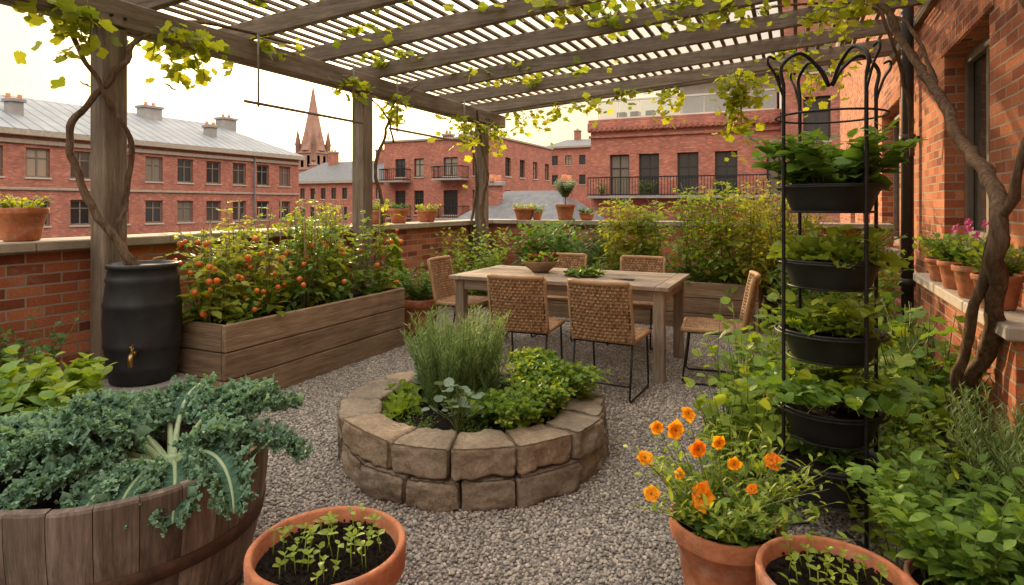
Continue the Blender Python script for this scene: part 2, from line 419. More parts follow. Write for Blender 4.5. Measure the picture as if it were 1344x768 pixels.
def plant(mb,lf,base,n,h,spread,tp,ll,lm,sm=None,k=8,r0=.03,droop=0,tmin=.2,comp=False,sr=.003,up=.25,hv=.35,tilt=.35,c0=.25,c1=.6,ecc=1.0,pair=False,taper=.4):
    sm=sm or L_stem
    for i in range(n):
        a=U(0,2*pi);ro=r0*math.sqrt(R());L=h*(1-hv*R());lean=spread*math.sqrt(R())
        wx,wy=G(0,.03*h),G(0,.03*h);pts=[]
        for j in range(6):
            t=j/5;q=ro+lean*t**1.3
            pts.append((base[0]+q*math.cos(a)+wx*math.sin(t*4),base[1]+q*math.sin(a)*ecc+wy*math.sin(t*5),base[2]+L*(t-droop*t*t)))
        tube(mb,pts,[sr*(1-.6*j/5) for j in range(6)],sm,4,U(.2,.8))
        az=U(0,6)
        for m in range(k):
            t=tmin+(1-tmin)*(m+R()*.7)/k;x=min(t*5,4.999);j=int(x);f=x-j
            p=[pts[j][q]*(1-f)+pts[j+1][q]*f for q in range(3)]
            az+=2.4+G(0,.2);el=up+G(0,.3)+.3*t
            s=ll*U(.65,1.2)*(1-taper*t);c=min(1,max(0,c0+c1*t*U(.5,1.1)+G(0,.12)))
            if comp:
                Lp=s;d=(math.cos(az),math.sin(az));e=el
                pl=[]
                for q in range(4):
                    tq=q/3;pl.append((p[0]+d[0]*Lp*tq*math.cos(e),p[1]+d[1]*Lp*tq*math.cos(e),p[2]+Lp*(tq*math.sin(e)-.35*tq*tq)))
                tube(mb,pl,.0015,sm,3,.6)
                for q in (1,2):
                    for sg in(-1,1): leafat(lf,tp,lm,pl[q],az+sg*U(.8,1.2),e-.3+G(0,.25),s*.5*U(.8,1.1),c,tilt)
                leafat(lf,tp,lm,pl[3],az+G(0,.2),e-.6+G(0,.2),s*.62,c,tilt)
            else:
                leafat(lf,tp,lm,p,az,el,s,c,tilt)
                if pair: leafat(lf,tp,lm,p,az+pi,el,s,c,tilt)
def rosette(lf,c,n,L,tps,m,e0=.1,e1=1.3,tilt=.3,r0=.03,c0=.2,c1=.9):
    for i in range(n):
        f=i/max(1,n-1);az=i*2.4+G(0,.2);el=e0+(e1-e0)*f+G(0,.12)
        p=(c[0]+r0*math.cos(az)*(1-f),c[1]+r0*math.sin(az)*(1-f),c[2]+.01)
        leafat(lf,random.choice(tps),m,p,az,el,L*(1-.35*f)*U(.8,1.15),min(1,max(0,U(c0,c1))),tilt)
def soil_disc(mb,c,r,z,amp=.012,rings=14,seg=44):
    V=[(c[0],c[1],z+amp)];F=[]
    for i in range(1,rings+1):
        rr=r*i/rings
        for k in range(seg):
            a=2*pi*k/seg;x=c[0]+rr*math.cos(a);y=c[1]+rr*math.sin(a)
            V.append((x,y,z+amp*(1-(i/rings)**2)+amp*noise.noise(Vector((x*30,y*30,z)))*1.2))
    for k in range(seg): F.append((0,1+k,1+(k+1)%seg))
    for i in range(rings-1):
        for k in range(seg):
            a=1+i*seg
            F.append((a+k,a+seg+k,a+seg+(k+1)%seg,a+(k+1)%seg))
    mb.add(V,F,M_soil,.5,True)
def clods(mb,c,r,z,n):
    t=np.array([(1,0,0),(-1,0,0),(0,1,0),(0,-1,0),(0,0,1),(0,0,-1)],float);f=[(0,2,4),(2,1,4),(1,3,4),(3,0,4),(2,0,5),(1,2,5),(3,1,5),(0,3,5)]
    a=np.array([U(0,2*pi) for _ in range(n)]);q=r*np.sqrt(np.array([R() for _ in range(n)]))
    P=np.stack([c[0]+q*np.cos(a),c[1]+q*np.sin(a),np.full(n,z+.008)],1)
    V=P[:,None,:]+t[None]*np.random.default_rng(3).uniform(.002,.008,(n,6,1))
    mb.batch(V,f,M_soil,np.random.default_rng(3).random(n),False)
def soil_rect(mb,x0,x1,y0,y1,z):
    nx=max(4,int((x1-x0)/.05));ny=max(4,int((y1-y0)/.05));V=[];F=[]
    for i in range(nx+1):
        for j in range(ny+1):
            x=x0+(x1-x0)*i/nx;y=y0+(y1-y0)*j/ny;V.append((x,y,z+.02*noise.noise(Vector((x*9,y*9,0)))))
    for i in range(nx):
        for j in range(ny):
            a=i*(ny+1)+j;F.append((a,a+ny+1,a+ny+2,a+1))
    mb.add(V,F,M_soil,.5,True)
def pot(mb,c,r,h,seg=44,base=.66,mat=None):
    z=c[2];rb=r*base;rim=h*.2
    pr=[(0.001,0),(rb-.01,0),(rb,.008),(rb+(r*.9-rb)*.5,(h-rim)*.5),(r*.9,h-rim),(r*.985,h-rim+.004),(r,h-rim+.012),(r*1.01,h-.012),(r,h-.003),(r*.985,h),(r*.93,h),(r*.91,h-.006),(r*.88,h-.05),(r*.8,h-.09)]
    lathe(mb,pr,(c[0],c[1],z),mat or M_terra,seg,U(0,1),.006)
    soil_disc(mb,(c[0],c[1]),r*.89,z+h-min(.045,h*.15),.006,6,24)

# ------------------------------------------------------------------ camera / world / sun
cam=bpy.data.cameras.new('Camera');co=bpy.data.objects.new('Camera',cam);sc.collection.objects.link(co);sc.camera=co
co.location=(0,0,1.45);co.rotation_euler=(math.radians(90),0,math.radians(25))
cam.sensor_width=36;cam.lens=21.43;cam.shift_y=-.0856;cam.clip_end=3000;cam.clip_start=.05
EL=math.radians(13);hx,hy=-.70,.714;sd=Vector((hx*math.cos(EL),hy*math.cos(EL),math.sin(EL))).normalized()
w=bpy.data.worlds.new('World');sc.world=w;w.use_nodes=True;nt=w.node_tree;nt.nodes.clear()
wo=nt.nodes.new('ShaderNodeOutputWorld');bg=nt.nodes.new('ShaderNodeBackground');sky=nt.nodes.new('ShaderNodeTexSky')
sky.sky_type='NISHITA';sky.sun_disc=False;sky.sun_elevation=EL;sky.sun_rotation=math.atan2(sd.x,sd.y)
sky.air_density=1.0;sky.dust_density=3.0;sky.ozone_density=.6;sky.altitude=50
# haze gradient over the clear-sky model: warm near the horizon, extra brightness overhead added as fill light, aureole round the sun
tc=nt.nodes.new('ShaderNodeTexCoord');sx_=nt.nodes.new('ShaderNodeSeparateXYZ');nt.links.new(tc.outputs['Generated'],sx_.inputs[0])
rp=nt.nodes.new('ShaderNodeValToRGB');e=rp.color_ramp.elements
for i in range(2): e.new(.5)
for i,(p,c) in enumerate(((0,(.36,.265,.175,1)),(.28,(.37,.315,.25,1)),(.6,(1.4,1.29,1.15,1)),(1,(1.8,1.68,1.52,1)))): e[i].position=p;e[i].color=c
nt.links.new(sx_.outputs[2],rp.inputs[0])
dt=nt.nodes.new('ShaderNodeVectorMath');dt.operation='DOT_PRODUCT';nt.links.new(tc.outputs['Generated'],dt.inputs[0]);dt.inputs[1].default_value=tuple(sd)
def wm(op,a,b):
    x=nt.nodes.new('ShaderNodeMath');x.operation=op
    for i,q in enumerate((a,b)):
        if isinstance(q,(int,float)): x.inputs[i].default_value=q
        else: nt.links.new(q,x.inputs[i])
    return x.outputs[0]
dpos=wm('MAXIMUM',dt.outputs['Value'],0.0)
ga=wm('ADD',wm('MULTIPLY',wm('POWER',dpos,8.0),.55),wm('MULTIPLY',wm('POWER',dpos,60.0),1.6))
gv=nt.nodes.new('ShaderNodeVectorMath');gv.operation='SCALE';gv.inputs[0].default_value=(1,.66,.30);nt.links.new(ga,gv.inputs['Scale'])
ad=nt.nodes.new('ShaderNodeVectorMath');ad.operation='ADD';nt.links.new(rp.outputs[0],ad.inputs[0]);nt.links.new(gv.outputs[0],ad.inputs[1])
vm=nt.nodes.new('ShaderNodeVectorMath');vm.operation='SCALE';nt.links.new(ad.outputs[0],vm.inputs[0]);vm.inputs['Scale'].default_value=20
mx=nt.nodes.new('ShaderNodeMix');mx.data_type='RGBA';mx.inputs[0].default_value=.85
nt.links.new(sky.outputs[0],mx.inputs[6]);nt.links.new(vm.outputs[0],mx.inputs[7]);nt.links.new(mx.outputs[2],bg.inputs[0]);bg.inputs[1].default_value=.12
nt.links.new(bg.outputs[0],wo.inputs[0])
sl=bpy.data.lights.new('sun','SUN');sl.energy=5;sl.angle=math.radians(1.0);sl.color=(1,.70,.38)
so=bpy.data.objects.new('sun',sl);sc.collection.objects.link(so);so.rotation_euler=sd.to_track_quat('Z','Y').to_euler();so.location=(-30,30,20)
sc.view_settings.view_transform='Standard';sc.view_settings.look='None';sc.view_settings.exposure=0

# ------------------------------------------------------------------ ground / terrace
mb=MB('ground');mb.add([(-900,-900,-10),(900,-900,-10),(900,900,-10),(-900,900,-10)],[(0,1,2,3)],M_asphalt);mb.obj()
mb=MB('terrace_base_building');boxr(mb,-5.02,1.10,-2.5,9.57,-9.99,-.05,M_brickF,0);mb.obj()
mb=MB('terrace_floor');mb.add([(-4.76,-2.5,0),(1.14,-2.5,0),(1.14,9.31,0),(-4.76,9.31,0)],[(0,1,2,3)],M_gravS);mb.obj()
ge=bpy.data.objects.new('gravel',None);sc.collection.objects.link(ge)
ph=(1+5**.5)/2
IV=np.array([(-1,ph,0),(1,ph,0),(-1,-ph,0),(1,-ph,0),(0,-1,ph),(0,1,ph),(0,-1,-ph),(0,1,-ph),(ph,0,-1),(ph,0,1),(-ph,0,-1),(-ph,0,1)])/1.9
IF=[(0,11,5),(0,5,1),(0,1,7),(0,7,10),(0,10,11),(1,5,9),(5,11,4),(11,10,2),(10,7,6),(7,1,8),(3,9,4),(3,4,2),(3,2,6),(3,6,8),(3,8,9),(4,9,5),(2,4,11),(6,2,10),(8,6,7),(9,8,1)]
rg=np.random.default_rng(5)
mb=MB('gravel_patch');st=.0165;k=int(1/st);gx,gy=np.meshgrid(np.arange(k),np.arange(k));n_=k*k
P=np.stack([gx.ravel()*st,gy.ravel()*st,np.zeros(n_)],1)-np.array([.5,.5,0])
P[:,:2]+=rg.uniform(-.007,.007,(n_,2));P[:,2]=rg.uniform(.0,.008,n_)
S=rg.uniform(.006,.0115,(n_,1,1))*rg.uniform(.7,1.2,(n_,1,3))*np.array([1,1,.75])
V=IV[None]*S*rg.uniform(.85,1.15,(n_,12,1))
a=rg.uniform(0,6.28,n_);ca,sa=np.cos(a)[:,None],np.sin(a)[:,None]
V=np.stack([V[...,0]*ca-V[...,1]*sa,V[...,0]*sa+V[...,1]*ca,V[...,2]],-1)+P[:,None,:]
mb.batch(V,IF,M_grav,rg.random(n_),False)
gm=mb.mesh()
for i in range(-5,1):
    for j in range(0,10):
        o=bpy.data.objects.new('gravel_patch',gm);sc.collection.objects.link(o);o.parent=ge
        o.location=(i*.985+.6,j*.985+.2,.0);o.rotation_euler=(0,0,random.choice([0,1,2,3])*pi/2)

# parapets
def coping(mb,x0,x1,y0,y1,ax):
    L=(x1-x0) if ax==0 else (y1-y0);n=max(1,round(L/.95));s=L/n
    for i in range(n):
        if ax==0: boxr(mb,x0+i*s+.002,x0+(i+1)*s-.002,y0,y1,1.13,1.2+U(-.002,.002),M_coping,.008)
        else: boxr(mb,x0,x1,y0+i*s+.002,y0+(i+1)*s-.002,1.13,1.2+U(-.002,.002),M_coping,.008)
mb=MB('brick_parapet_wall');boxr(mb,-5.05,-4.75,-2.5,9.6,-.04,1.129,M_brick,.003);coping(mb,-5.11,-4.68,-2.5,9.24,1);mb.obj()
mb=MB('brick_parapet_wall');boxr(mb,-4.748,1.148,9.3,9.6,-.04,1.128,M_brick,.003);coping(mb,-5.11,1.147,9.244,9.66,0);mb.obj()

# ------------------------------------------------------------------ facades
def facade(mb,o,u,n,W,z0,z1,wins,wall,frame=M_frame,rev=.14,mu=1,mv=1,fw=.06,sill=M_stonesill,lint=None):
    o=np.array(o,float);u=np.array(u,float);n=np.array(n,float)
    us=sorted({0,W}|{a for w_ in wins for a in w_[:2]});vs=sorted({z0,z1}|{a for w_ in wins for a in w_[2:4]})
    P=lambda a,z,d: o+u*a-n*d+np.array([0,0,z])
    V=[];F=[]
    def q(*p): k=len(V);V.extend(p);F.append((k,k+1,k+2,k+3))
    for i in range(len(us)-1):
        for j in range(len(vs)-1):
            ca=(us[i]+us[i+1])/2;cz=(vs[j]+vs[j+1])/2
            if any(w_[0]<ca<w_[1] and w_[2]<cz<w_[3] for w_ in wins): continue
            q(P(us[i],vs[j],0),P(us[i+1],vs[j],0),P(us[i+1],vs[j+1],0),P(us[i],vs[j+1],0))
    for a0,a1,b0,b1 in [w_[:4] for w_ in wins]:
        q(P(a0,b0,0),P(a0,b1,0),P(a0,b1,rev),P(a0,b0,rev));q(P(a1,b0,0),P(a1,b1,0),P(a1,b1,rev),P(a1,b0,rev))
        q(P(a0,b1,0),P(a1,b1,0),P(a1,b1,rev),P(a0,b1,rev));q(P(a0,b0,0),P(a1,b0,0),P(a1,b0,rev),P(a0,b0,rev))
    mb.add(V,F,wall)
    Rm=np.stack([u,n,np.array([0,0,1.])],1)
    def bx(a0,a1,b0,b1,d0,d1,m,c=None): box(mb,P((a0+a1)/2,(b0+b1)/2,(d0+d1)/2),((a1-a0)/2,abs(d1-d0)/2,(b1-b0)/2),m,Rm,.003,c)
    for a0,a1,b0,b1 in [w_[:4] for w_ in wins]:
        mb.add([P(a0,b0,rev-.01),P(a1,b0,rev-.01),P(a1,b1,rev-.01),P(a0,b1,rev-.01)],[(0,1,2,3)],M_glass,R()**1.5)
        d0,d1=rev-.06,rev-.012
        bx(a0+.002,a0+fw,b0,b1-.002,d0,d1,frame);bx(a1-fw,a1-.002,b0,b1-.002,d0,d1,frame)
        bx(a0+fw,a1-fw,b0+.002,b0+fw,d0,d1,frame);bx(a0+fw,a1-fw,b1-fw,b1-.002,d0,d1,frame)
        for i in range(1,mu+1):
            a=a0+(a1-a0)*i/(mu+1);bx(a-fw*.4,a+fw*.4,b0+fw,b1-fw,d0+.004,d1,frame)
        for i in range(1,mv+1):
            z=b1-(b1-b0)*.33*i;bx(a0+fw,a1-fw,z-fw*.35,z+fw*.35,d0+.008,d1,frame)
        if sill: bx(a0-.07,a1+.07,b0-.1,b0-.003,-.06,rev*.5,sill)
        if lint: bx(a0-.1,a1+.1,b1+.004,b1+.22,-.02,.05,lint)
def railing(mb,p0,p1,h,sp=.14,t=.012,mat=None):
    mat=mat or M_iron;p0=np.array(p0,float);p1=np.array(p1,float);L=np.linalg.norm(p1-p0);n=max(1,int(L/sp))
    beam(mb,p0+[0,0,h],p1+[0,0,h],t*3,t*2.4,mat,.001);beam(mb,p0+[0,0,.08],p1+[0,0,.08],t*2,t*2,mat,.001)
    for i in range(n+1):
        p=p0+(p1-p0)*i/n;beam(mb,p+[0,0,.0],p+[0,0,h-.01],t,t,mat,.001)
def shell(mb,x0,x1,y0,y1,z0,z1,wall,S=[],E=[],Wn=[],kw={}):
    facade(mb,(x0,y0,0),(1,0,0),(0,-1,0),x1-x0,z0,z1,S,wall,**kw)
    facade(mb,(x1,y0,0),(0,1,0),(1,0,0),y1-y0,z0,z1,E,wall,**kw)
    facade(mb,(x0,y0,0),(0,1,0),(-1,0,0),y1-y0,z0,z1,Wn,wall,**kw)
    mb.add([(x0,y1,z0),(x1,y1,z0),(x1,y1,z1),(x0,y1,z1)],[(0,1,2,3)],wall)
def flatroof(mb,x0,x1,y0,y1,z,cap=M_coping):
    boxr(mb,x0+.3,x1-.3,y0+.3,y1-.3,z-.6,z-.35,M_slate)
    for a in((x0-.12,x1+.12,y0-.12,y0+.3),(x0-.12,x1+.12,y1-.3,y1+.12),(x0-.12,x0+.3,y0+.302,y1-.302),(x1-.3,x1+.12,y0+.302,y1-.302)):
        boxr(mb,*a,z,z+.18,cap,.02)
    boxr(mb,x0+.02,x1-.02,y0+.02,y1-.02,z-.9,z-.62,M_slate)
def grid(a0,n,sp,w_,rows): return [(a0+i*sp,a0+i*sp+w_,b0,b1) for i in range(n) for b0,b1 in rows]
def gable_y(mb,x0,x1,y0,y1,z,zr,mat,hip=0,ov=.4):
    xm=(x0+x1)/2
    V=[(x0-ov,y0-ov,z),(x1+ov,y0-ov,z),(x1+ov,y1+ov,z),(x0-ov,y1+ov,z),(xm,y0+hip,zr),(xm,y1-hip,zr)]
    mb.add(V,[(1,2,5,4),(3,0,4,5),(0,1,4),(2,3,5)],mat)
    boxr(mb,x0-ov,x1+ov,y0-ov,y1+ov,z-.35,z-.004,M_coping,.03,.5)
def gable_x(mb,x0,x1,y0,y1,z,zr,mat,hip=0,ov=.4):
    ym=(y0+y1)/2
    V=[(x0-ov,y0-ov,z),(x1+ov,y0-ov,z),(x1+ov,y1+ov,z),(x0-ov,y1+ov,z),(x0+hip,ym,zr),(x1-hip,ym,zr)]
    mb.add(V,[(0,1,5,4),(2,3,4,5),(3,0,4),(1,2,5)],mat)
    boxr(mb,x0-ov,x1+ov,y0-ov,y1+ov,z-.3,z-.004,M_coping,.03,.5)
def chimney(mb,x,y,z0,z1,w_=1.0,l_=1.4,m=None):
    boxr(mb,x-w_/2,x+w_/2,y-l_/2,y+l_/2,z0,z1,m or M_concrete,.02);boxr(mb,x-w_/2-.1,x+w_/2+.1,y-l_/2-.1,y+l_/2+.1,z1,z1+.2,M_concrete,.02)
    for q in(-.3,.3): lathe(mb,[(.14,0),(.12,.3),(.1,.3)],(x,y+q,z1+.2),M_terra,10)

# left long brick building
mb=MB('brick_apartment_building')
rows=[(3.05,4.75),(.2,1.75),(-2.9,-1.2),(-6,-4.3)]
shell(mb,-52,-40,-12,41,-10,5.5,M_brickF,S=[],E=grid(1.2,22,2.36,1.25,rows),kw=dict(frame=M_frameT,fw=.1,rev=.2,sill=M_stonesill,lint=M_brickF2))
gable_y(mb,-52,-40,-12,41,5.75,8.5,M_mroof,4)
boxr(mb,-39.98,-39.85,-12,41,4.95,5.2,M_coping,.02)
boxr(mb,-39.98,-39.9,-12,41,2.3,2.45,M_coping,.02)
for y in(17,31,38,6): chimney(mb,-45.5,y,6.8,8.9)
for y in(20.5,34): chimney(mb,-42.5,y,6.2,7.6,.7,.7,M_concrete)
for y in(12,24,36): tube(mb,[(-39.8,y,5.3),(-39.8,y,-10)],.07,M_slate,6)
mb.obj()
# centre brick block with balconies
mb=MB('brick_balcony_building')
wr=[(3.9,5.5),(.6,2.7),(-2.6,-.6)]
shell(mb,-33.5,-22.4,44.7,57.6,-10,7.0,M_brickF2,S=[(1.2,2.3,*r) for r in wr]+[(3.2,4.2,*r) for r in wr]+[(6.2,7.6,*r) for r in wr]+[(9,9.9,*r) for r in wr],E=grid(2,4,3,1.1,wr),kw=dict(frame=M_frame,fw=.09,rev=.2))
flatroof(mb,-33.5,-22.4,44.7,57.6,7.0)
for x0,x1,z in((-33.0,-30.6,3.4),(-27.6,-24.8,3.5),(-33.0,-30.6,.2),(-27.6,-24.8,.2)):
    boxr(mb,x0,x1,43.3,44.68,z,z+.15,M_concrete,.01)
    railing(mb,(x0,43.35,z+.15),(x1,43.35,z+.15),1.0,.2,.03);railing(mb,(x0,43.35,z+.15),(x0,44.6,z+.15),1.0,.2,.03);railing(mb,(x1,43.35,z+.15),(x1,44.6,z+.15),1.0,.2,.03)
chimney(mb,-24.5,47,7,8.1,.8,.8,M_brickF);chimney(mb,-30,50,7,8.0,.8,.8,M_brickF)
boxr(mb,-28.5,-26.5,50,53,7,8.3,M_white)
mb.obj()
# right brick building with roof terrace
mb=MB('brick_loft_building')
wr=[(2.0,4.35),(-1.8,.6)]
sw=[(a,a+1.15,*r) for a in(1.15,2.85,5.0,7.0,9.6) for r in wr]
shell(mb,-11,-.7,34.6,46,-10,5.7,M_brickF2,S=sw,Wn=grid(2,3,3,1.1,wr),E=[],kw=dict(frame=M_frame,fw=.08,rev=.25,lint=M_brickF))
flatroof(mb,-11,-.7,34.6,46,6.25,M_brickF)
boxr(mb,-11.1,-.75,34.48,34.58,5.35,5.5,M_brickF,.01)
boxr(mb,-11.15,-.75,34.4,34.7,5.705,6.24,M_brickF2,.02)
for i in range(34): boxr(mb,-11.05+i*.3,-10.9+i*.3,34.28,34.396,5.75,5.98,M_brickF,.01)
boxr(mb,-10.9,-1.2,33.7,34.58,1.82,1.95,M_concrete,.01)
railing(mb,(-10.9,33.75,1.95),(-1.2,33.75,1.95),1.05,.16,.028)
railing(mb,(-10.6,34.9,6.43),(-1.0,34.9,6.43),1.1,1.2,.04,M_white)
for i in range(8): boxr(mb,-10.55+i*1.2,-9.45+i*1.2,34.89,34.905,6.55,7.45,M_bal,.001)
boxr(mb,-6.4,-1.0,38,44,6.4,9.0,M_white,.02);boxr(mb,-7.0,-.8,37.0,44.4,9.0,9.25,M_concrete,.02)
facade(mb,(-6.4,37.98,0),(1,0,0),(0,-1,0),5.4,6.45,8.95,[(.3,1.8,6.7,8.7),(2.0,3.4,6.7,8.7),(3.6,5.1,6.7,8.7)],M_white,sill=None,mv=0)
for x in(-9.6,-7.9,-8.8): boxr(mb,x,x+.5,35.2,35.7,6.43,6.9,M_concrete)
lf=LF(mb)
for x in(-10.2,-7.9,-7.4,-3.9,-3.2): plant(mb,lf,(x,34.1,1.95),14,.9,.35,'lite',.22,L_green,k=7,sr=.01)
lf.flush();mb.obj()
# taller brick building right
mb=MB('tall_brick_building')
shell(mb,-.68,9,33.5,45,-10,12,M_brickF,S=grid(1.0,3,2.6,1.2,[(8,10),(4.6,6.8),(1.4,3.6),(-2,0)]),E=[],kw=dict(frame=M_frame,fw=.08,rev=.25))
flatroof(mb,-.68,9,33.5,45,12);mb.obj()
# mid distance terrace houses
mb=MB('brick_warehouse')
shell(mb,-62,-40,61,72,-10,4.4,M_brickF2,S=grid(1,12,1.75,.8,[(2.2,3.6),(-.5,1.2),(-3.4,-1.6)]),E=[],kw=dict(frame=M_frame,fw=.08,rev=.2))
gable_x(mb,-62,-40,61,72,4.5,7.4,M_slate,2)
for x in(-58,-50,-44): chimney(mb,x,66,6.4,8.6,1,1,M_brickF)
mb.obj()
mb=MB('slate_roof_house')
shell(mb,-13.5,-8.4,23,28.5,-10,.5,M_brickF,S=grid(.7,2,2,1,[(-1.5,-.1)]),E=[],kw=dict(frame=M_frame,fw=.08,rev=.2));gable_x(mb,-13.5,-8.4,23,28.5,.6,2.1,M_slate,1.2,.3)
for x,y in((-12.3,24.6),(-9.4,26)): chimney(mb,x,y,.9,2.3,.5,.5,M_brickF)
mb.obj()
for (x0,x1,y0,y1,z1,zr,mm) in((-38,-26,95,110,11,13,M_brickF2),(-24,-14,82,95,6,8,M_brickF),(-100,-78,110,130,7,11,M_brickF),(-80,-66,75,90,4.5,7,M_brickF2),(-30,-18,120,140,14,14.5,M_white),(-120,-90,70,90,6,9,M_brickF),(-10,20,90,110,10,12,M_brickF),(-58,-45,95,115,7,10,M_brickF)):
    mb=MB('brick_house');shell(mb,x0,x1,y0,y1,-10,z1,mm,S=grid(1,int((x1-x0-1)/2.4),2.4,1.1,[(z1-3,z1-1.4),(z1-6.2,z1-4.6)]),E=grid(1,int((y1-y0-1)/2.6),2.6,1.1,[(z1-3,z1-1.4)]),kw=dict(frame=M_frame,fw=.1,rev=.2))
    gable_x(mb,x0,x1,y0,y1,z1+.1,zr,M_slate,1);chimney(mb,x0+3,(y0+y1)/2,zr-1,zr+1.4,1,1,M_brickF);mb.obj()
# church
mb=MB('church_with_spire')
cx,cy=-86,92
boxr(mb,cx-2.1,cx+2.1,cy-2.1,cy+2.1,-10,12,M_spire,.05)
for k in(4.5,8.2,11.4): boxr(mb,cx-2.3,cx+2.3,cy-2.3,cy+2.3,k,k+.35,M_spire,.05)
for sx in(-1,1):
    for ax in(0,1):
        for q in(-.8,.8):
            c=[cx+q,cy-2.1,9.9] if ax==0 else [cx+2.1,cy+q,9.9]
            box(mb,c,(.32,.06,1.1) if ax==0 else (.06,.32,1.1),M_frame,None,.02)
lathe(mb,[(2.55,12),(1.75,15.5),(.95,19.5),(.05,25)],(cx,cy,0),M_spire,8)
for sx in(-1,1):
    for sy in(-1,1): lathe(mb,[(.5,10),(.5,13),(.6,13.1),(.02,16.5)],(cx+sx*2,cy+sy*2,0),M_spire,8)
for a in range(4):
    lathe(mb,[(.45,12.5),(.45,14),(.02,16)],(cx+1.9*math.cos(a*pi/2),cy+1.9*math.sin(a*pi/2),0),M_spire,6)
boxr(mb,cx+2.2,cx+20,cy-4,cy+6,-10,4.2,M_brickF,.05);gable_x(mb,cx+2.2,cx+20,cy-4,cy+6,4.3,8.2,M_slate)
mb.obj()

# ------------------------------------------------------------------ house on the right
mb=MB('brick_town_house')
X=1.15
hw=[(7.45,8.8,1.15,2.72),(11.3,13.0,.9,2.75),(14.6,15.8,.6,2.6),(17.5,18.7,.6,2.6)]
facade(mb,(X,-2.5,0),(0,1,0),(-1,0,0),22.5,-10,5.2,hw,M_brickH,frame=M_frameT,rev=.2,mu=1,mv=0,fw=.09,sill=M_stonesill)
mb.add([(X,20,-10),(X+8,20,-10),(X+8,20,5.2),(X,20,5.2)],[(0,1,2,3)],M_brickH)
mb.add([(X,-2.5,-10),(X+8,-2.5,-10),(X+8,-2.5,5.2),(X,-2.5,5.2)],[(0,1,2,3)],M_brickH)
mb.add([(X+8,-2.5,-10),(X+8,20,-10),(X+8,20,5.2),(X+8,-2.5,5.2)],[(0,1,2,3)],M_brickH)
boxr(mb,X-.25,X+8.2,-2.6,20.2,5.21,5.5,M_slate,.02)
for a0,a1,b0,b1 in hw:
    y=a0-2.5-.12
    while y<a1-2.5+.1:
        boxr(mb,X-.012,X+.05,y+.004,y+.068,b1+.006,b1+.215,M_brickH,.003);y+=.075
boxr(mb,.95,X-.002,3.65,6.1,-.02,.80,M_brickH,.004)
for i in range(3): boxr(mb,.90,X-.003,3.6+i*.85,3.6+(i+1)*.85-.006,.803,.875,M_stonesill,.01)
boxr(mb,1.09,X-.001,6.12,9.29,-.02,.30,M_brickH,.004)
mb.obj()
mb=MB('drainpipe')
tube(mb,[(1.05,7.5,0),(1.05,7.5,3.2),(1.05,7.5,5.2)],.058,M_frame,14)
for z in(.6,2.1,3.6): lathe(mb,[(.058,0),(.075,.005),(.075,.08),(.058,.085)],(1.05,7.5,z),M_frame,14)
boxr(mb,1.06,1.148,7.44,7.56,2.12,2.16,M_frame)
mb.obj()

# ------------------------------------------------------------------ pergola
mb=MB('wooden_pergola')
px=-4.58
for y in(-.05,2.81,5.7,8.67): boxr(mb,px-.085,px+.085,y-.085,y+.085,0,2.745,M_pZ,.008,.85)
beam(mb,(px-.055,-1.2,2.85),(px-.055,9.35,2.85),.09,.2,M_pY,.008,.7);beam(mb,(px+.058,-1.2,2.852),(px+.058,9.35,2.852),.09,.2,M_pY,.008,.55)
for y in(2.81,5.7,8.67):
    for q in(-.05,.05): tube(mb,[(px+.10,y+q,2.82),(px+.118,y+q,2.82)],.012,M_iron,8)
zl=lambda x: 2.955+(x+4.9)/6.05*.43
for y in(-.6,.3,1.25,2.2,3.15,4.1,5.05,6.0,7.0,8.0,9.0,9.25):
    beam(mb,(-5.0,y,zl(-5)+.09),(X-.005,y,zl(X)+.09),.065,.17,M_pX,.006,U(.3,1))
boxr(mb,X-.055,X-.003,-2.4,9.35,3.28,3.385,M_pY,.005,.5)
x=-4.95
while x<1.1:
    z=zl(x)+.2
    beam(mb,(x,-1.1+U(-.03,.03),z+U(0,.006)),(x,4.2,z+U(0,.006)),.042,.028,M_pY,.003);beam(mb,(x,4.203,z+U(0,.006)),(x,9.4+U(-.03,.03),z+U(0,.006)),.042,.028,M_pY,.003)
    x+=.135+U(-.015,.015)
mb.obj()
for (y0,y1,z) in((3.85,5.45,2.36),(5.95,7.9,2.36)):
    mb=MB('hanging_rod_rack');x=-4.38
    tube(mb,[(x,y0,z),(x,y1,z)],.014,M_frameT,8)
    for y in(y0+.15,y1-.15): tube(mb,[(x,y,z-.03),(x,y,z+.62)],.010,M_frameT,8)
    mb.obj()

# ------------------------------------------------------------------ vines
def vine(name,strands,spots,leafsz=.12,dens=.75):
    mb=MB(name);lf=LF(mb)
    for pts,r0,r1 in strands:
        P=smoothpts(pts,7);n=len(P)
        P=[p+np.array([.025*noise.noise(Vector(p)*7),.025*noise.noise(Vector(p)*7+Vector((9,0,0))),0]) for p in P]
        tube(mb,P,[r0+(r1-r0)*i/(n-1) for i in range(n)],M_bark,10,.5,.5)
    for (x,y,z,rx,ry,rz,n) in spots:
        n=int(n*dens)
        for i in range(n):
            p=(x+G(0,rx*.5),y+G(0,ry*.5),z-abs(G(0,rz*.6)))
            leafat(lf,'lobed',L_vine,p,U(0,6.28),U(-1.3,.2),leafsz*U(.45,1.15),U(0,1),.5)
        for i in range(max(1,n//12)):
            a=(x+G(0,rx*.4),y+G(0,ry*.4),z+.03);b=(a[0]+G(0,.12),a[1]+G(0,.12),a[2]-rz*U(.5,1.3))
            q=smoothpts([a,((a[0]+b[0])/2+.04,(a[1]+b[1])/2,(a[2]+b[2])/2),b],4);tube(mb,q,.004,L_stem,4)
            for p in q[1:]: leafat(lf,'lobed',L_vine,tuple(p),U(0,6.28),U(-1.2,.2),leafsz*U(.5,1.0),U(.2,1),.5)
    lf.flush();mb.obj()
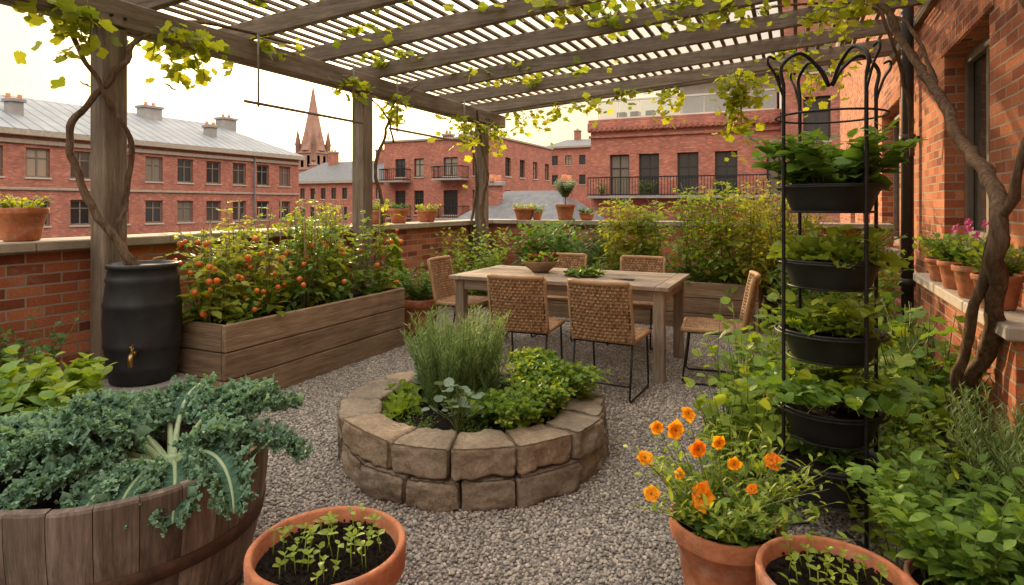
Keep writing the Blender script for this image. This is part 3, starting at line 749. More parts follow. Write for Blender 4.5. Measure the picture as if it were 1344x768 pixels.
vine('grape_vine',[
  ([(-4.22,2.78,1.0),(-4.30,2.72,1.15),(-4.44,2.66,1.35),(-4.60,2.60,1.7),(-4.64,2.58,2.0),(-4.52,2.70,2.25),(-4.44,2.84,2.5),(-4.5,3.0,2.72),(-4.5,3.5,2.97),(-4.4,4.4,3.0)],.030,.014),
  ([(-4.26,2.74,1.0),(-4.40,2.78,1.25),(-4.46,2.86,1.5),(-4.44,2.88,1.9),(-4.46,2.74,2.2),(-4.56,2.64,2.45),(-4.62,2.55,2.7),(-4.5,2.3,2.97),(-3.6,2.2,3.25)],.020,.012)],
 [(-4.45,2.45,2.80,.25,.25,.3,60),(-4.4,3.3,2.84,.2,.35,.32,100),(-4.3,2.2,3.12,.4,.5,.12,80),(-3.8,3.3,3.25,.7,.5,.06,80),(-4.5,4.3,2.98,.2,.3,.15,36),(-3.9,2.7,3.2,.5,.4,.1,60)])
vine('grape_vine',[([(-4.42,5.72,.3),(-4.45,5.80,.9),(-4.42,5.86,1.4),(-4.50,5.84,1.9),(-4.43,5.95,2.3),(-4.50,6.2,2.7),(-4.4,6.6,3.0)],.028,.01),
  ([(-4.40,6.05,2.2),(-4.42,6.0,2.45),(-4.5,5.7,2.75)],.012,.008)],
 [(-4.45,5.35,2.85,.15,.3,.2,46),(-4.45,6.15,2.8,.15,.25,.32,50),(-4.2,6.0,3.2,.6,.5,.06,60),(-3.9,5.0,3.2,.6,.4,.06,34)],.11)
vine('grape_vine',[([(-4.42,8.6,.1),(-4.45,8.56,.8),(-4.5,8.53,1.4),(-4.42,8.56,1.9),(-4.5,8.5,2.4),(-4.4,8.2,2.9)],.04,.018),([(-4.7,8.6,.1),(-4.7,8.54,1.1),(-4.62,8.55,1.8),(-4.68,8.5,2.7)],.03,.015)],
 [(-4.45,7.8,2.75,.2,.6,.4,90),(-4.45,8.7,2.75,.2,.3,.4,60),(-3.9,9.1,3.0,.5,.15,.32,70),(-3.0,9.1,3.05,.5,.2,.2,34),(-3.7,7.2,3.2,.6,.5,.06,40)],.12)
vine('grape_vine',[
  ([(.80,4.25,.05),(.84,4.12,.4),(.90,3.85,.8),(.86,3.62,1.15),(.88,3.6,1.4),(.92,4.0,1.62),(.90,4.4,1.8),(.88,4.9,2.15),(.82,5.4,2.5),(.72,5.7,2.85),(.55,5.9,3.2),(-.2,6.2,3.5)],.045,.024),
  ([(.86,4.05,.1),(.80,4.0,.5),(.82,3.75,.95),(.86,3.66,1.25),(.92,3.5,1.6),(1.0,3.5,2.1),(1.0,3.9,2.6),(.95,4.5,3.1)],.028,.014),
  ([(.90,4.4,1.8),(.98,5.2,2.0),(1.0,5.9,2.5),(.9,6.3,3.0),(.6,6.5,3.3)],.022,.012),
  ([(.96,6.6,1.9),(.9,6.4,2.4),(.75,6.3,2.9),(.5,6.4,3.3),(-1,6.6,3.45)],.02,.01)],
 [(-1.65,8.9,3.12,.2,.2,.36,56),(-.65,7.6,3.0,.24,.22,.6,200),(-.9,6.0,3.36,.9,.5,.14,130),(-1.8,5.2,3.3,.9,.5,.10,80),(.3,6.4,3.3,.4,.6,.2,80),(.5,5.5,3.3,.4,.5,.2,70),(-2.9,7.2,3.22,.7,.6,.06,44),(0,8.3,3.3,.6,.5,.14,60),(-2.6,8.9,3.15,.6,.2,.2,40),(-2.7,4.2,3.25,.6,.4,.06,34),(-1.5,3.6,3.36,.8,.4,.06,44),(.2,8.9,3.25,.5,.2,.35,60),(.6,4.6,3.25,.35,.5,.2,50)])

# ------------------------------------------------------------------ raised beds
def bedbox(mb,x0,x1,y0,y1,h,rows,t=.04):
    rh=h/rows
    for i in range(rows):
        z0=i*rh+.003;z1=(i+1)*rh-.004
        boxr(mb,x1-t,x1+U(0,.006),y0,y1,z0,z1,M_bY,.007);boxr(mb,x0,x0+t,y0,y1,z0,z1,M_bY,.006)
        boxr(mb,x0+t+.001,x1-t-.001,y0-U(0,.005),y0+t,z0,z1,M_bX,.006);boxr(mb,x0+t+.001,x1-t-.001,y1-t,y1,z0,z1,M_bX,.006)
    for x in(x0+t+.03,x1-t-.03):
        for y in(y0+t+.03,y1-t-.03): boxr(mb,x-.028,x+.028,y-.028,y+.028,.01,h-.03,M_bZ)
    soil_rect(mb,x0+t,x1-t,y0+t,y1-t,h-.07)
mb=MB('raised_planter_bed');bedbox(mb,-4.5,-3.65,3.04,5.22,.60,3);mb.obj()
mb=MB('raised_planter_bed');bedbox(mb,-3.7,-.38,7.35,8.1,.55,3);mb.obj()
mb=MB('tomato_plants');lf=LF(mb)
for i in range(20):
    x=U(-4.38,-3.80);y=3.16+i*.102+U(-.05,.05);h=U(.84,1.06)*(1 if y>3.6 else .84)
    tube(mb,[(x,y,.5),(x+.01,y,.5+h)],.006,M_bY,5,.8)
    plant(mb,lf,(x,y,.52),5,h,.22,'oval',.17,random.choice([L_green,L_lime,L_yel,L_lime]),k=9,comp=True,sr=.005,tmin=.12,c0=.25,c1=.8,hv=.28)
for i in range(60):
    x,y,z=U(-4.0,-3.52),U(3.2,5.15),U(.66,1.2)
    if R()<.3: x,y=U(-4.3,-3.7),U(2.98,3.1)
    q=U(.8,1.2);lathe(mb,[(.001,-.022*q),(.016*q,-.015*q),(.022*q,0),(.016*q,.015*q),(.001,.02*q)],(x,y,z),M_tom,10,R())
lf.flush();mb.obj()
mb=MB('basil_plants');lf=LF(mb)
for i in range(14): plant(mb,lf,(U(-4.3,-3.75),3.15+i*.15,.52),5,.3,.16,'oval',.10,random.choice([L_green,L_lime]),k=6)
lf.flush();mb.obj()
mb=MB('pepper_plants');lf=LF(mb)
for i in range(8): plant(mb,lf,(-3.45+i*.11,U(7.5,7.95),.48),8,.80,.24,'lite',.17,L_green,k=11,sr=.004,c0=.2)
lf.flush();mb.obj()
mb=MB('leafy_bean_plants');lf=LF(mb)
for i,x in enumerate((-2.15,-2.0,-1.86,-1.72,-1.58,-1.2,-1.05,-.9,-.76,-.62,-.5)):
    h=1.06 if i<5 else 1.26
    plant(mb,lf,(x,U(7.5,7.9),.48),9,h,.2,'lite',.20,random.choice([L_lime,L_yel,L_green,L_lime]),k=12,comp=True,sr=.005,tmin=.06,hv=.25,c0=.3)
for i in range(10): plant(mb,lf,(-2.6+i*.22,7.5,.48),5,.3,.15,'oval',.1,L_green,k=6)
lf.flush();mb.obj()
def shrub(name,base,n,h,sp,tp,ll,lm,k=12,r0=.2,**kw):
    mb=MB(name);lf=LF(mb);plant(mb,lf,base,n,h,sp,tp,ll,lm,k=k,r0=r0,**kw);lf.flush();return mb.obj()
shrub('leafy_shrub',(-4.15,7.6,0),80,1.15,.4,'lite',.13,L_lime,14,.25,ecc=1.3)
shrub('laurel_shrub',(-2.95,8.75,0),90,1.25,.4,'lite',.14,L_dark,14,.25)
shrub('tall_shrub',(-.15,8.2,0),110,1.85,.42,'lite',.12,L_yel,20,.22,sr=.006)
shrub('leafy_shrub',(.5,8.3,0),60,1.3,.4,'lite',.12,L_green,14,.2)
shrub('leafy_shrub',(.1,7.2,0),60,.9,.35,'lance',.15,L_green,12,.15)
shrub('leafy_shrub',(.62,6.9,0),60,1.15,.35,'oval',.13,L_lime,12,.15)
mb=MB('potted_herb_bush');pot(mb,(-3.78,5.68,0),.22,.42);lf=LF(mb);plant(mb,lf,(-3.78,5.68,.36),40,.40,.3,'oval',.10,L_green,k=9,r0=.1);lf.flush();mb.obj()
mb=MB('potted_cypress');pot(mb,(-4.25,5.85,0),.18,.36);lf=LF(mb)
for i in range(1500):
    t=R();z=.36+t*.72;r=.17*(1-t)**.8*U(.6,1);a=U(0,6.28);leafat(lf,'lite',L_lime,(-4.25+r*math.cos(a),5.85+r*math.sin(a),z),a,U(.6,1.3),.05,U(.1,1))
tube(mb,[(-4.25,5.85,.3),(-4.25,5.85,.9)],.02,M_bark,6);lf.flush();mb.obj()

# ------------------------------------------------------------------ pots on parapet
def walpot(x,y,z,r,h,kind):
    mb=MB('potted_plant');pot(mb,(x,y,z),r,h,28,.68);lf=LF(mb);b=(x,y,z+h-.04)
    if kind==0: plant(mb,lf,b,40,.13,.13,'oval',.06,L_yel,k=5,r0=r*.7)
    elif kind==1: plant(mb,lf,b,26,.20,.14,'lite',.06,L_lime,k=7,r0=r*.6)
    elif kind==2: plant(mb,lf,b,30,.12,.10,'round',.04,L_dark,k=6,r0=r*.6)
    elif kind==3:
        tube(mb,[b,(x,y,z+h+.2)],.008,M_bark,6);plant(mb,lf,(x,y,z+h+.12),90,.30,.2,'lance',.08,L_grey,k=8,r0=.05)
    lf.flush();mb.obj()
walpot(-4.88,2.40,1.2,.155,.23,0)
walpot(-4.9,6.4,1.2,.13,.18,1);walpot(-4.9,6.86,1.2,.14,.2,2);walpot(-4.9,7.55,1.2,.16,.17,0)
walpot(-4.18,9.45,1.2,.19,.19,0);walpot(-3.44,9.45,1.2,.17,.26,3);walpot(-3.08,9.47,1.2,.13,.12,2);walpot(-2.47,9.45,1.2,.15,.22,1);walpot(-.83,9.45,1.2,.18,.27,1)
walpot(-3.95,9.47,1.2,.09,.12,1);walpot(-.2,9.45,1.2,.14,.2,2)

# ------------------------------------------------------------------ rain barrel
mb=MB('rain_barrel');c=(-4.18,2.80,.22)
prof=[(.001,0),(.19,0),(.205,.01),(.215,.08),(.228,.1),(.222,.12),(.236,.24),(.246,.26),(.238,.28),(.246,.40),(.240,.52),(.248,.54),(.238,.56),(.225,.69),(.232,.71),(.222,.73),(.208,.785),(.222,.79),(.225,.815),(.214,.822),(.19,.82),(.18,.80),(.10,.805),(.001,.81)]
lathe(mb,prof,c,M_plastic,48);boxr(mb,-4.44,-3.92,2.54,3.03,0,.218,M_concrete,.01)
d=np.array([.70,-.714,0]);tx,ty=c[0]+.232*d[0],c[1]+.232*d[1]
p=np.array([tx,ty,.46]);tube(mb,[p,p+d*.06],.016,M_brass,10);tube(mb,smoothpts([p+d*.06,p+d*.1,p+d*.12+[0,0,-.02],p+d*.12+[0,0,-.07]],4),.015,M_brass,10)
tube(mb,[p+d*.07,p+d*.07+[0,0,.05]],.009,M_brass,8);beam(mb,p+d*.035+[0,0,.055],p+d*.11+[0,0,.055],.016,.012,M_brass)
mb.obj()
mb=MB('wooden_planter_box');bedbox(mb,-4.35,-2.98,1.0,2.2,.30,2);mb.obj()
mb=MB('potato_plants');lf=LF(mb)
for i in range(15): plant(mb,lf,(U(-4.0,-3.1),U(1.2,2.05),.24),6,U(.34,.46),.24,'broad',.12,random.choice([L_green,L_green,L_lime]),k=9,pair=True,tilt=.3,c0=.35)
lf.flush();mb.obj()
mb=MB('sage_shrub');lf=LF(mb)
for i in range(7): plant(mb,lf,(U(-4.35,-4.1),U(1.5,2.1),.26),7,U(.46,.62),.22,'oval',.09,L_dark,k=10,sr=.004)
lf.flush();mb.obj()

# ------------------------------------------------------------------ kale in half barrel
mb=MB('half_barrel_planter');cx,cy=-2.26,1.44;H=.55;RR=.5;n=26
prf=lambda z:.40+.10*math.sin(pi/2*min(1,z/.52))**.9
for i in range(n):
    a0=2*pi*i/n+.0025;a1=2*pi*(i+1)/n-.0025;V=[];seg=5;hz=H+U(-.004,.004)
    zs=[0,.1,.2,.3,.4,.48,hz-.008,hz];rr=[prf(z) for z in zs];rr[-1]-=.005
    for z,r in zip(zs,rr):
        for s in range(seg+1):
            a=a0+(a1-a0)*s/seg;e=.003 if s in(0,seg) else 0
            V.append((cx+(r-e)*math.cos(a),cy+(r-e)*math.sin(a),z))
    for z,r in zip(zs,rr):
        for s in range(seg+1):
            a=a0+(a1-a0)*s/seg;V.append((cx+(r-.032)*math.cos(a),cy+(r-.032)*math.sin(a),z))
    w_=seg+1;nn=len(zs)*w_;F=[]
    for j in range(len(zs)-1):
        for s in range(seg):
            F.append((j*w_+s,j*w_+s+1,(j+1)*w_+s+1,(j+1)*w_+s));F.append((nn+j*w_+s+1,nn+j*w_+s,nn+(j+1)*w_+s,nn+(j+1)*w_+s+1))
        F.append((j*w_,(j+1)*w_,nn+(j+1)*w_,nn+j*w_));F.append((j*w_+seg,nn+j*w_+seg,nn+(j+1)*w_+seg,(j+1)*w_+seg))
    j=len(zs)-1
    for s in range(seg): F.append((j*w_+s,j*w_+s+1,nn+j*w_+s+1,nn+j*w_+s))
    mb.add(V,F,M_stave,R())
for z,h_ in((.27,.05),(.05,.05)):
    r0=prf(z)+.003;r1=prf(z+h_)+.003
    lathe(mb,[(r0-.004,z),(r0+.003,z),(r1+.003,z+h_),(r1-.004,z+h_)],(cx,cy,0),M_rust,64)
soil_disc(mb,(cx,cy),.46,.47,.02);clods(mb,(cx,cy),.44,.48,500);mb.obj()
def ruffle_leaf(mb,lf,base,az,L,el0,el1,W,A,mb_m,rib_m,ns=110,hc=7,start=.26,rr=.008,fq=11):
    P=[np.array(base,float)];ds=L/ns;sw=G(0,.5);ph=U(0,6);Ts=[]
    for i in range(ns):
        t=i/ns;e=el0+(el1-el0)*t**1.15;a=az+sw*t*t
        d=np.array([math.cos(a)*math.cos(e),math.sin(a)*math.cos(e),math.sin(e)]);Ts.append(d);P.append(P[-1]+d*ds)
    Ts.append(Ts[-1]);tube(mb,P[::5],[rr*(1-.8*i/(len(P[::5])-1))+.001 for i in range(len(P[::5]))],rib_m,6,U(.3,.9))
    V=[];C=[];i0=int(ns*start);sd_=U(0,50)
    for i in range(i0,ns+1):
        t=(i-i0)/(ns-i0);T_=Ts[i];sv=np.cross(T_,[0,0,1.]);sv/=np.linalg.norm(sv)+1e-9;up=np.cross(sv,T_)
        w_=W*(.18+.82*math.sin(pi*min(1,(t*.84+.12)))**.7)
        for j in range(-hc,hc+1):
            s=j/hc;ab=abs(s);sg=1 if s>=0 else 9
            e=ab**1.7;f2=ab**3
            lb=1+.35*math.sin(t*30+ph*sg)*ab
            th=t*fq*6.28+ph*sg+ab*2.0
            r1=math.sin(th);r1b=math.sin(th*2.3+1.3*ph);r2=noise.noise(Vector((t*22+sd_,s*3.2,sg)));r3=noise.noise(Vector((t*60+sd_,s*9,sg+5)))
            off=A*e*(r1*.8+r2*1.5)+A*.5*f2*r1b+A*.7*r3*ab
            q=P[i]+sv*(s*w_*lb*(1-.25*ab)+(A*.8*e*r2+A*.4*f2*r1b)*np.sign(s))+up*(off+.25*ab*w_)+T_*(A*1.0*e*math.cos(th)+A*.5*f2*math.cos(th*2.3+1.3*ph)+A*.6*e*r3)
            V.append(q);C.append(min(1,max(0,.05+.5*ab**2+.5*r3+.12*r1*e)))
            if ab>.40:
                for _ in range(2 if ab>.8 else 1):
                    if R()<(.85 if ab>.8 else .30):
                        dd=sv*np.sign(s)*U(.3,1.1)+T_*G(.2,.55)+up*U(-.3,1.0)
                        lf.a('frill' if R()<.5 else 'frill2',mb_m,tuple(q),tuple(dd),(G(0,.6),G(0,.6),U(.2,1)),U(.007,.0145),min(1,max(0,.30+.35*ab+G(0,.22))))
    w2=2*hc+1;F=[]
    for i in range(ns-i0):
        for j in range(2*hc):
            a=i*w2+j;F.append((a,a+1,a+w2+1,a+w2))
    mb.add(V,F,mb_m,C,True)
mb=MB('kale_plant');lf=LF(mb)
kb=(-2.08,1.5,.50)
for i,(azd,L,e0,e1,W) in enumerate([(20,.46,.70,-.75,.075),(48,.44,.9,-.3,.07),(75,.40,.95,.0,.07),(100,.42,.95,-.1,.075),(130,.42,.9,-.1,.08),(160,.48,.8,-.4,.085),(185,.54,.7,-.35,.085),(205,.56,.6,-.45,.09),(228,.52,.55,-.5,.085),(250,.46,.55,-.6,.08),(275,.36,.5,-.8,.08),(300,.36,.55,-.9,.085),(325,.42,.6,-1.0,.085),(350,.50,.70,-.9,.08),(240,.34,1.1,.0,.065),(10,.34,1.0,-.1,.06),(195,.40,1.0,.0,.08),(170,.40,.5,-.5,.08)]):
    a=math.radians(azd)+G(0,.08)
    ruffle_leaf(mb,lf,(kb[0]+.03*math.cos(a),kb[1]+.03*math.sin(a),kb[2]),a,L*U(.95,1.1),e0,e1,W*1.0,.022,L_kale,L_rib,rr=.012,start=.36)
kb2=(-2.5,1.36,.49)
for i in range(12):
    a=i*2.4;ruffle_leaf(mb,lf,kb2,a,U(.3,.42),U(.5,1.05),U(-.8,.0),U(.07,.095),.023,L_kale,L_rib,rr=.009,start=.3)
tube(mb,[(kb[0],kb[1],.44),(kb[0],kb[1],.53)],.022,L_rib,10,.6)
lf.flush();mb.obj()

# ------------------------------------------------------------------ stone ring herb bed
def subbox(n):
    key={};V=[];F=[]
    def vid(p):
        k=tuple(round(q*1000) for q in p)
        if k not in key: key[k]=len(V);V.append(p)
        return key[k]
    for ax in range(3):
        for s in(-1,1):
            o=[i for i in range(3) if i!=ax]
            for i in range(n):
                for j in range(n):
                    ids=[]
                    for (a,b) in((i,j),(i+1,j),(i+1,j+1),(i,j+1)):
                        p=[0,0,0];p[ax]=s;p[o[0]]=2*a/n-1;p[o[1]]=2*b/n-1;ids.append(vid(tuple(p)))
                    F.append(tuple(ids))
    return V,F
SBV,SBF=subbox(14)
mb=MB('stone_ring_planter');cx,cy=-1.75,3.23
def block(a0,a1,r0,r1,z0,z1,seed,col):
    V=[];sk=G(0,.05)
    for (u,v,w_) in SBV:
        q=Vector((u,v,w_))
        m=[abs(u),abs(v),abs(w_)];nrm=(m[0]**15+m[1]**15+m[2]**15)**(1/15);q=q/nrm
        am=(a0+a1)/2;a=am+(a1-a0)/2*q.x*(1+sk*q.z*.4);r=(r0+r1)/2+(r1-r0)/2*q.y;z=(z0+z1)/2+(z1-z0)/2*q.z
        r*=math.cos((a1-a0)/2*.8)/math.cos((a-am)*.8)
        x=r*math.cos(a);y=r*math.sin(a);P=Vector((x,y,z))
        f=noise.noise(P*8+Vector((seed,0,0)))*.016+noise.noise(P*24+Vector((seed,3,0)))*.009+noise.noise(P*60+Vector((seed,3,0)))*.005
        dn=Vector((math.cos(a)*q.y,math.sin(a)*q.y,q.z*.6))
        P+=dn*f*1.3
        V.append((cx+P.x,cy+P.y,P.z))
    mb.add(V,SBF,M_stone,col,True)
for crs,(z0,z1,n,off) in enumerate(((.0,.147,14,.2),(.151,.30,13,0))):
    ang=off
    ws=[U(.75,1.3) for _ in range(n)];t=sum(ws)
    for i in range(n):
        da=2*pi*ws[i]/t;block(ang+.006,ang+da-.006,.57+U(-.02,.02),.80+U(-.015,.015)-(.012 if crs else 0),z0,z1+U(-.008,.008),i*7+crs*90,R());ang+=da
soil_disc(mb,(cx,cy),.62,.22,.03,16,50);clods(mb,(cx,cy),.58,.235,900)
mb.obj()
mb=MB('rosemary_bush');lf=LF(mb)
def rosem(c,n,h,sp,r0,ll=.03,k=60,m=L_rose):
    for i in range(n):
        a=U(0,6.28);ro=r0*math.sqrt(R());L=h*U(.6,1);ln=sp*math.sqrt(R());cw=G(0,.02)
        pts=[(c[0]+(ro+ln*(j/6)**1.2)*math.cos(a)+cw*math.sin(j*.8),c[1]+(ro+ln*(j/6)**1.2)*math.sin(a),c[2]+L*(j/6)) for j in range(7)]
        tube(mb,pts,.0024,L_stem,4,.7);az=0
        for q in range(k):
            t=.06+.94*q/k;x=min(t*6,5.999);j=int(x);f=x-j;p=[pts[j][s]*(1-f)+pts[j+1][s]*f for s in range(3)];az+=2.4
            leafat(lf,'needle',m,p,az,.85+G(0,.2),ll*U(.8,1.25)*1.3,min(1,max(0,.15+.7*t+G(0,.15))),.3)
rosem((-1.86,3.22,.22),200,.58,.15,.19,.036,60);lf.flush();mb.obj()
mb=MB('curly_parsley');lf=LF(mb)
for (x,y,h,n) in((-1.40,3.42,.28,26),(-1.30,3.18,.24,26),(-1.22,3.50,.24,20),(-1.52,3.58,.29,22),(-1.38,2.98,.2,20),(-1.60,2.98,.16,12)):
    plant(mb,lf,(x,y,.22),n,h,.17,'lobed',.042,random.choice([L_lime,L_green,L_lime]),k=9,comp=True,tmin=.35,tilt=.8,r0=.05,sr=.002,taper=.1)
    for i in range(420):
        a=U(0,6.28);r=.16*math.sqrt(R());zz=.22+h*(.98-3.2*r*r/.16*.16)*U(.8,1.05);leafat(lf,'lobed',L_lime if i%2 else L_green,(x+r*math.cos(a),y+r*math.sin(a),zz),U(0,6.28),U(-.3,1),.032*U(.7,1.2),U(.1,1),.9)
lf.flush();mb.obj()
mb=MB('sage_plant');lf=LF(mb)
plant(mb,lf,(-2.18,3.42,.22),34,.28,.16,'oval',.085,L_grey,k=7,r0=.06)
plant(mb,lf,(-2.02,3.66,.22),26,.30,.15,'oval',.08,L_green,k=7,r0=.06)
lf.flush();mb.obj()
mb=MB('lettuce_plant');lf=LF(mb)
for c in((-2.17,3.05),(-2.26,3.2),(-2.07,2.93)): rosette(lf,(c[0],c[1],.22),20,.14,['wavy','wavy2'],L_lime)
lf.flush();mb.obj()
mb=MB('nasturtium_plant');lf=LF(mb)
for i in range(34):
    a=U(0,6.28);r=U(0,.15);h=U(.1,.28);b=(-1.62,2.80,.22);e=(b[0]+r*math.cos(a),b[1]+r*math.sin(a),.22+h)
    tube(mb,smoothpts([b,(b[0]+r*.3*math.cos(a),b[1]+r*.3*math.sin(a),.22+h*.6),e],3),.0018,L_stem,4)
    leafat(lf,'round',L_grey,(e[0]-.02,e[1],e[2]),U(0,6),U(-.2,.5),U(.035,.065),U(.3,1),.4)
lf.flush();mb.obj()
mb=MB('thyme_plant');lf=LF(mb)
for c in((-1.85,2.75),(-1.72,3.72),(-1.5,2.75)): plant(mb,lf,(c[0],c[1],.22),30,.10,.12,'lite',.022,L_green,k=9,r0=.05,sr=.0015)
lf.flush();mb.obj()

# ------------------------------------------------------------------ foreground pots
def seedlings(mb,lf,c,r,z,n):
    for i in range(n):
        a=i*2.4+G(0,.2);q=r*math.sqrt((i+.5)/n);x=c[0]+q*math.cos(a);y=c[1]+q*math.sin(a);h=U(.03,.075)
        tx,ty=G(0,.008),G(0,.008);tube(mb,[(x,y,z),(x+tx*.5,y+ty*.5,z+h*.5),(x+tx,y+ty,z+h)],.0017,L_lime,5,.8)
        az=U(0,6)
        for k in range(2): leafat(lf,'oval',L_lime,(x+tx,y+ty,z+h),az+k*pi,U(.1,.5),U(.022,.034),U(.5,1),.25)
        if R()<.6:
            for k in range(2): leafat(lf,'oval',L_lime,(x+tx,y+ty,z+h+.004),az+1.57+k*pi,U(.5,.9),U(.014,.024),U(.6,1),.25)
            if h>.05: 
                for k in range(2): leafat(lf,'oval',L_lime,(x+tx*.6,y+ty*.6,z+h*.6),az+.8+k*pi,U(.2,.5),U(.018,.026),U(.4,1),.25)
mb=MB('seedling_pot');pot(mb,(-1.268,1.417,0),.228,.44,64);clods(mb,(-1.268,1.417),.195,.397,900);lf=LF(mb);seedlings(mb,lf,(-1.268,1.417),.165,.40,34);lf.flush();mb.obj()
mb=MB('seedling_pot');pot(mb,(.097,1.943,0),.205,.41,64);clods(mb,(.097,1.943),.175,.367,700);lf=LF(mb);seedlings(mb,lf,(.097,1.943),.14,.37,24);lf.flush();mb.obj()
def flower(lf,p,f,s,m1,m2,np_=5,tp='round',two=False):
    f=Vector(f).normalized();t=f.orthogonal().normalized();b=f.cross(t);o=U(0,6)
    for lay in range(2 if two else 1):
        for k in range(np_):
            a=o+2*pi*(k+.5*lay)/np_;d=t*math.cos(a)+b*math.sin(a)+f*(.2+.45*lay)
            lf.a(tp,m1,p,tuple(d),tuple(f+Vector((G(0,.15),G(0,.15),G(0,.1)))),s*U(.85,1.15)*(1-.3*lay),U(.1,1))
    for k in range(3):
        a=2*pi*k/3;d=t*math.cos(a)+b*math.sin(a)+f*.6;q=Vector(p)+f*.004
        lf.a('round',m2,tuple(q),tuple(d),tuple(f),s*.2,.5)
mb=MB('potted_orange_flowers');fx,fy=-.229,2.288;pot(mb,(fx,fy,0),.192,.335,56);clods(mb,(fx,fy),.16,.295,300);lf=LF(mb)
plant(mb,lf,(fx,fy,.29),80,.32,.34,'lance',.068,L_lime,k=11,r0=.1,sr=.002,tmin=.1,hv=.6,c0=.2,c1=.7)
plant(mb,lf,(fx,fy,.29),48,.24,.24,'oval',.054,L_green,k=9,r0=.12,sr=.002,tmin=.1,hv=.5)
view=Vector((.2,-.9,.35))
rx,ry=.9063,.4226
for (u_,z,s,yl) in((-.17,.665,.036,1),(-.13,.71,.032,1),(-.09,.60,.038,0),(-.065,.46,.050,0),(-.27,.575,.030,1),(-.245,.455,.028,1),(.165,.535,.030,0),(-.02,.615,.024,1),(-.235,.67,.024,1),(.04,.56,.022,1),(.1,.48,.022,0),(-.15,.52,.022,1)):
    dd=U(-.12,.02);x=fx+u_*rx;y=fy+u_*ry+dd
    tube(mb,smoothpts([(fx+u_*rx*.3,fy+u_*ry*.3,.3),(fx+u_*rx*.7,fy+u_*ry*.7+dd*.5,z*.7+.05),(x,y,z)],4),.0018,L_stem,4)
    flower(lf,(x,y,z),view+Vector((G(0,.55),G(0,.2),G(0,.5))),s*U(.85,1.15),F_ye if yl else F_or,F_or2,5,'petal',True)
lf.flush();mb.obj()
# mint pot right
mb=MB('potted_mint');pot(mb,(.50,2.42,0),.17,.22,44);lf=LF(mb)
plant(mb,lf,(.50,2.42,.17),60,.44,.30,'oval',.070,L_green,k=9,r0=.11,pair=True,up=.15,sr=.0025,c0=.4,c1=.75,taper=.25)
plant(mb,lf,(.62,2.25,.17),26,.36,.22,'oval',.064,L_green,k=9,r0=.08,pair=True,up=.15,sr=.0025,taper=.25,c0=.35)
lf.flush();mb.obj()
mb=MB('planter_trough')
boxr(mb,.72,.745,2.62,3.95,0,.22,M_plastic);boxr(mb,1.1,1.125,2.62,3.95,0,.22,M_plastic);boxr(mb,.746,1.099,2.62,2.645,0,.22,M_plastic);boxr(mb,.746,1.099,3.925,3.95,0,.22,M_plastic)
soil_rect(mb,.745,1.1,2.645,3.925,.19);mb.obj()
mb=MB('rosemary_bush');lf=LF(mb)
for c,h in(((.88,2.9,.19),.44),((.9,3.2,.19),.42),((.86,3.5,.19),.38),((.95,2.7,.19),.44),((.82,3.05,.19),.4)): rosem(c,34,h,.2,.09,.036,42,L_rose)
lf.flush();mb.obj()

# ------------------------------------------------------------------ tiered planter tower
mb=MB('tiered_planter_tower');cx,cy=.14,3.11
angs=[math.radians(25+8+90*k) for k in range(4)]
for a in angs:
    r=.228
    P=[(cx+r*math.cos(a),cy+r*math.sin(a),z) for z in(0,.5,1,1.5,1.95)]
    P+=smoothpts([(cx+r*math.cos(a),cy+r*math.sin(a),1.98),(cx+(r+.01)*math.cos(a),cy+(r+.01)*math.sin(a),2.07),(cx+.15*math.cos(a),cy+.15*math.sin(a),2.13),(cx+.06*math.cos(a),cy+.06*math.sin(a),2.07),(cx+.01*math.cos(a),cy+.01*math.sin(a),1.99)],5)
    tube(mb,P,.0085,M_iron,8)
    Q=smoothpts([(cx+r*math.cos(a),cy+r*math.sin(a),1.93),(cx+(r+.04)*math.cos(a),cy+(r+.04)*math.sin(a),2.03),(cx+(r+.075)*math.cos(a),cy+(r+.075)*math.sin(a),2.08),(cx+(r+.07)*math.cos(a),cy+(r+.07)*math.sin(a),2.11),(cx+(r+.04)*math.cos(a),cy+(r+.04)*math.sin(a),2.10)],5)
    tube(mb,Q,.006,M_iron,6)
def ring(r,z,t=.006): tube(mb,[(cx+r*math.cos(2*pi*k/36),cy+r*math.sin(2*pi*k/36),z) for k in range(36)],t,M_iron,6,closed=True)
tiers=[(1.54,.205,.125),(1.205,.205,.125),(.89,.21,.13),(.55,.212,.14),(.32,.215,.17)]
for z,r,h in tiers:
    lathe(mb,[(.001,-h),(r*.74,-h),(r*.78,-h+.01),(r*.95,-.03),(r*.97,-.028),(r*1.02,-.006),(r*1.03,0),(r*.98,.002),(r*.93,-.02),(r*.9,-.03)],(cx,cy,z),M_plastic,44)
    soil_disc(mb,(cx,cy),r*.92,z-.025,.01,8,30);ring(r*1.09,z-.012)
    ring(r*.85,z-h+.004,.005)
ring(.228,1.85,.005)
for a in angs: beam(mb,(cx+.1*math.cos(a),cy+.1*math.sin(a),.02),(cx+.228*math.cos(a),cy+.228*math.sin(a),.02),.012,.008,M_iron)
mb.obj()
mb=MB('tower_greens');lf=LF(mb)
plant(mb,lf,(cx,cy,1.52),34,.27,.24,'broad',.11,L_green,k=7,r0=.14,up=.1,pair=True,sr=.003,c0=.45)
rosette(lf,(cx-.02,cy,1.53),12,.18,['wavy'],L_green,.2,1.2,r0=.08)
for k in range(5): a=k*1.26;rosette(lf,(cx+.1*math.cos(a),cy+.1*math.sin(a),1.19),13,.16,['wavy','wavy2'],L_lime,.1,1.3,c0=.4,c1=1)
plant(mb,lf,(cx,cy,1.18),14,.2,.22,'broad',.09,L_lime,k=5,r0=.12)
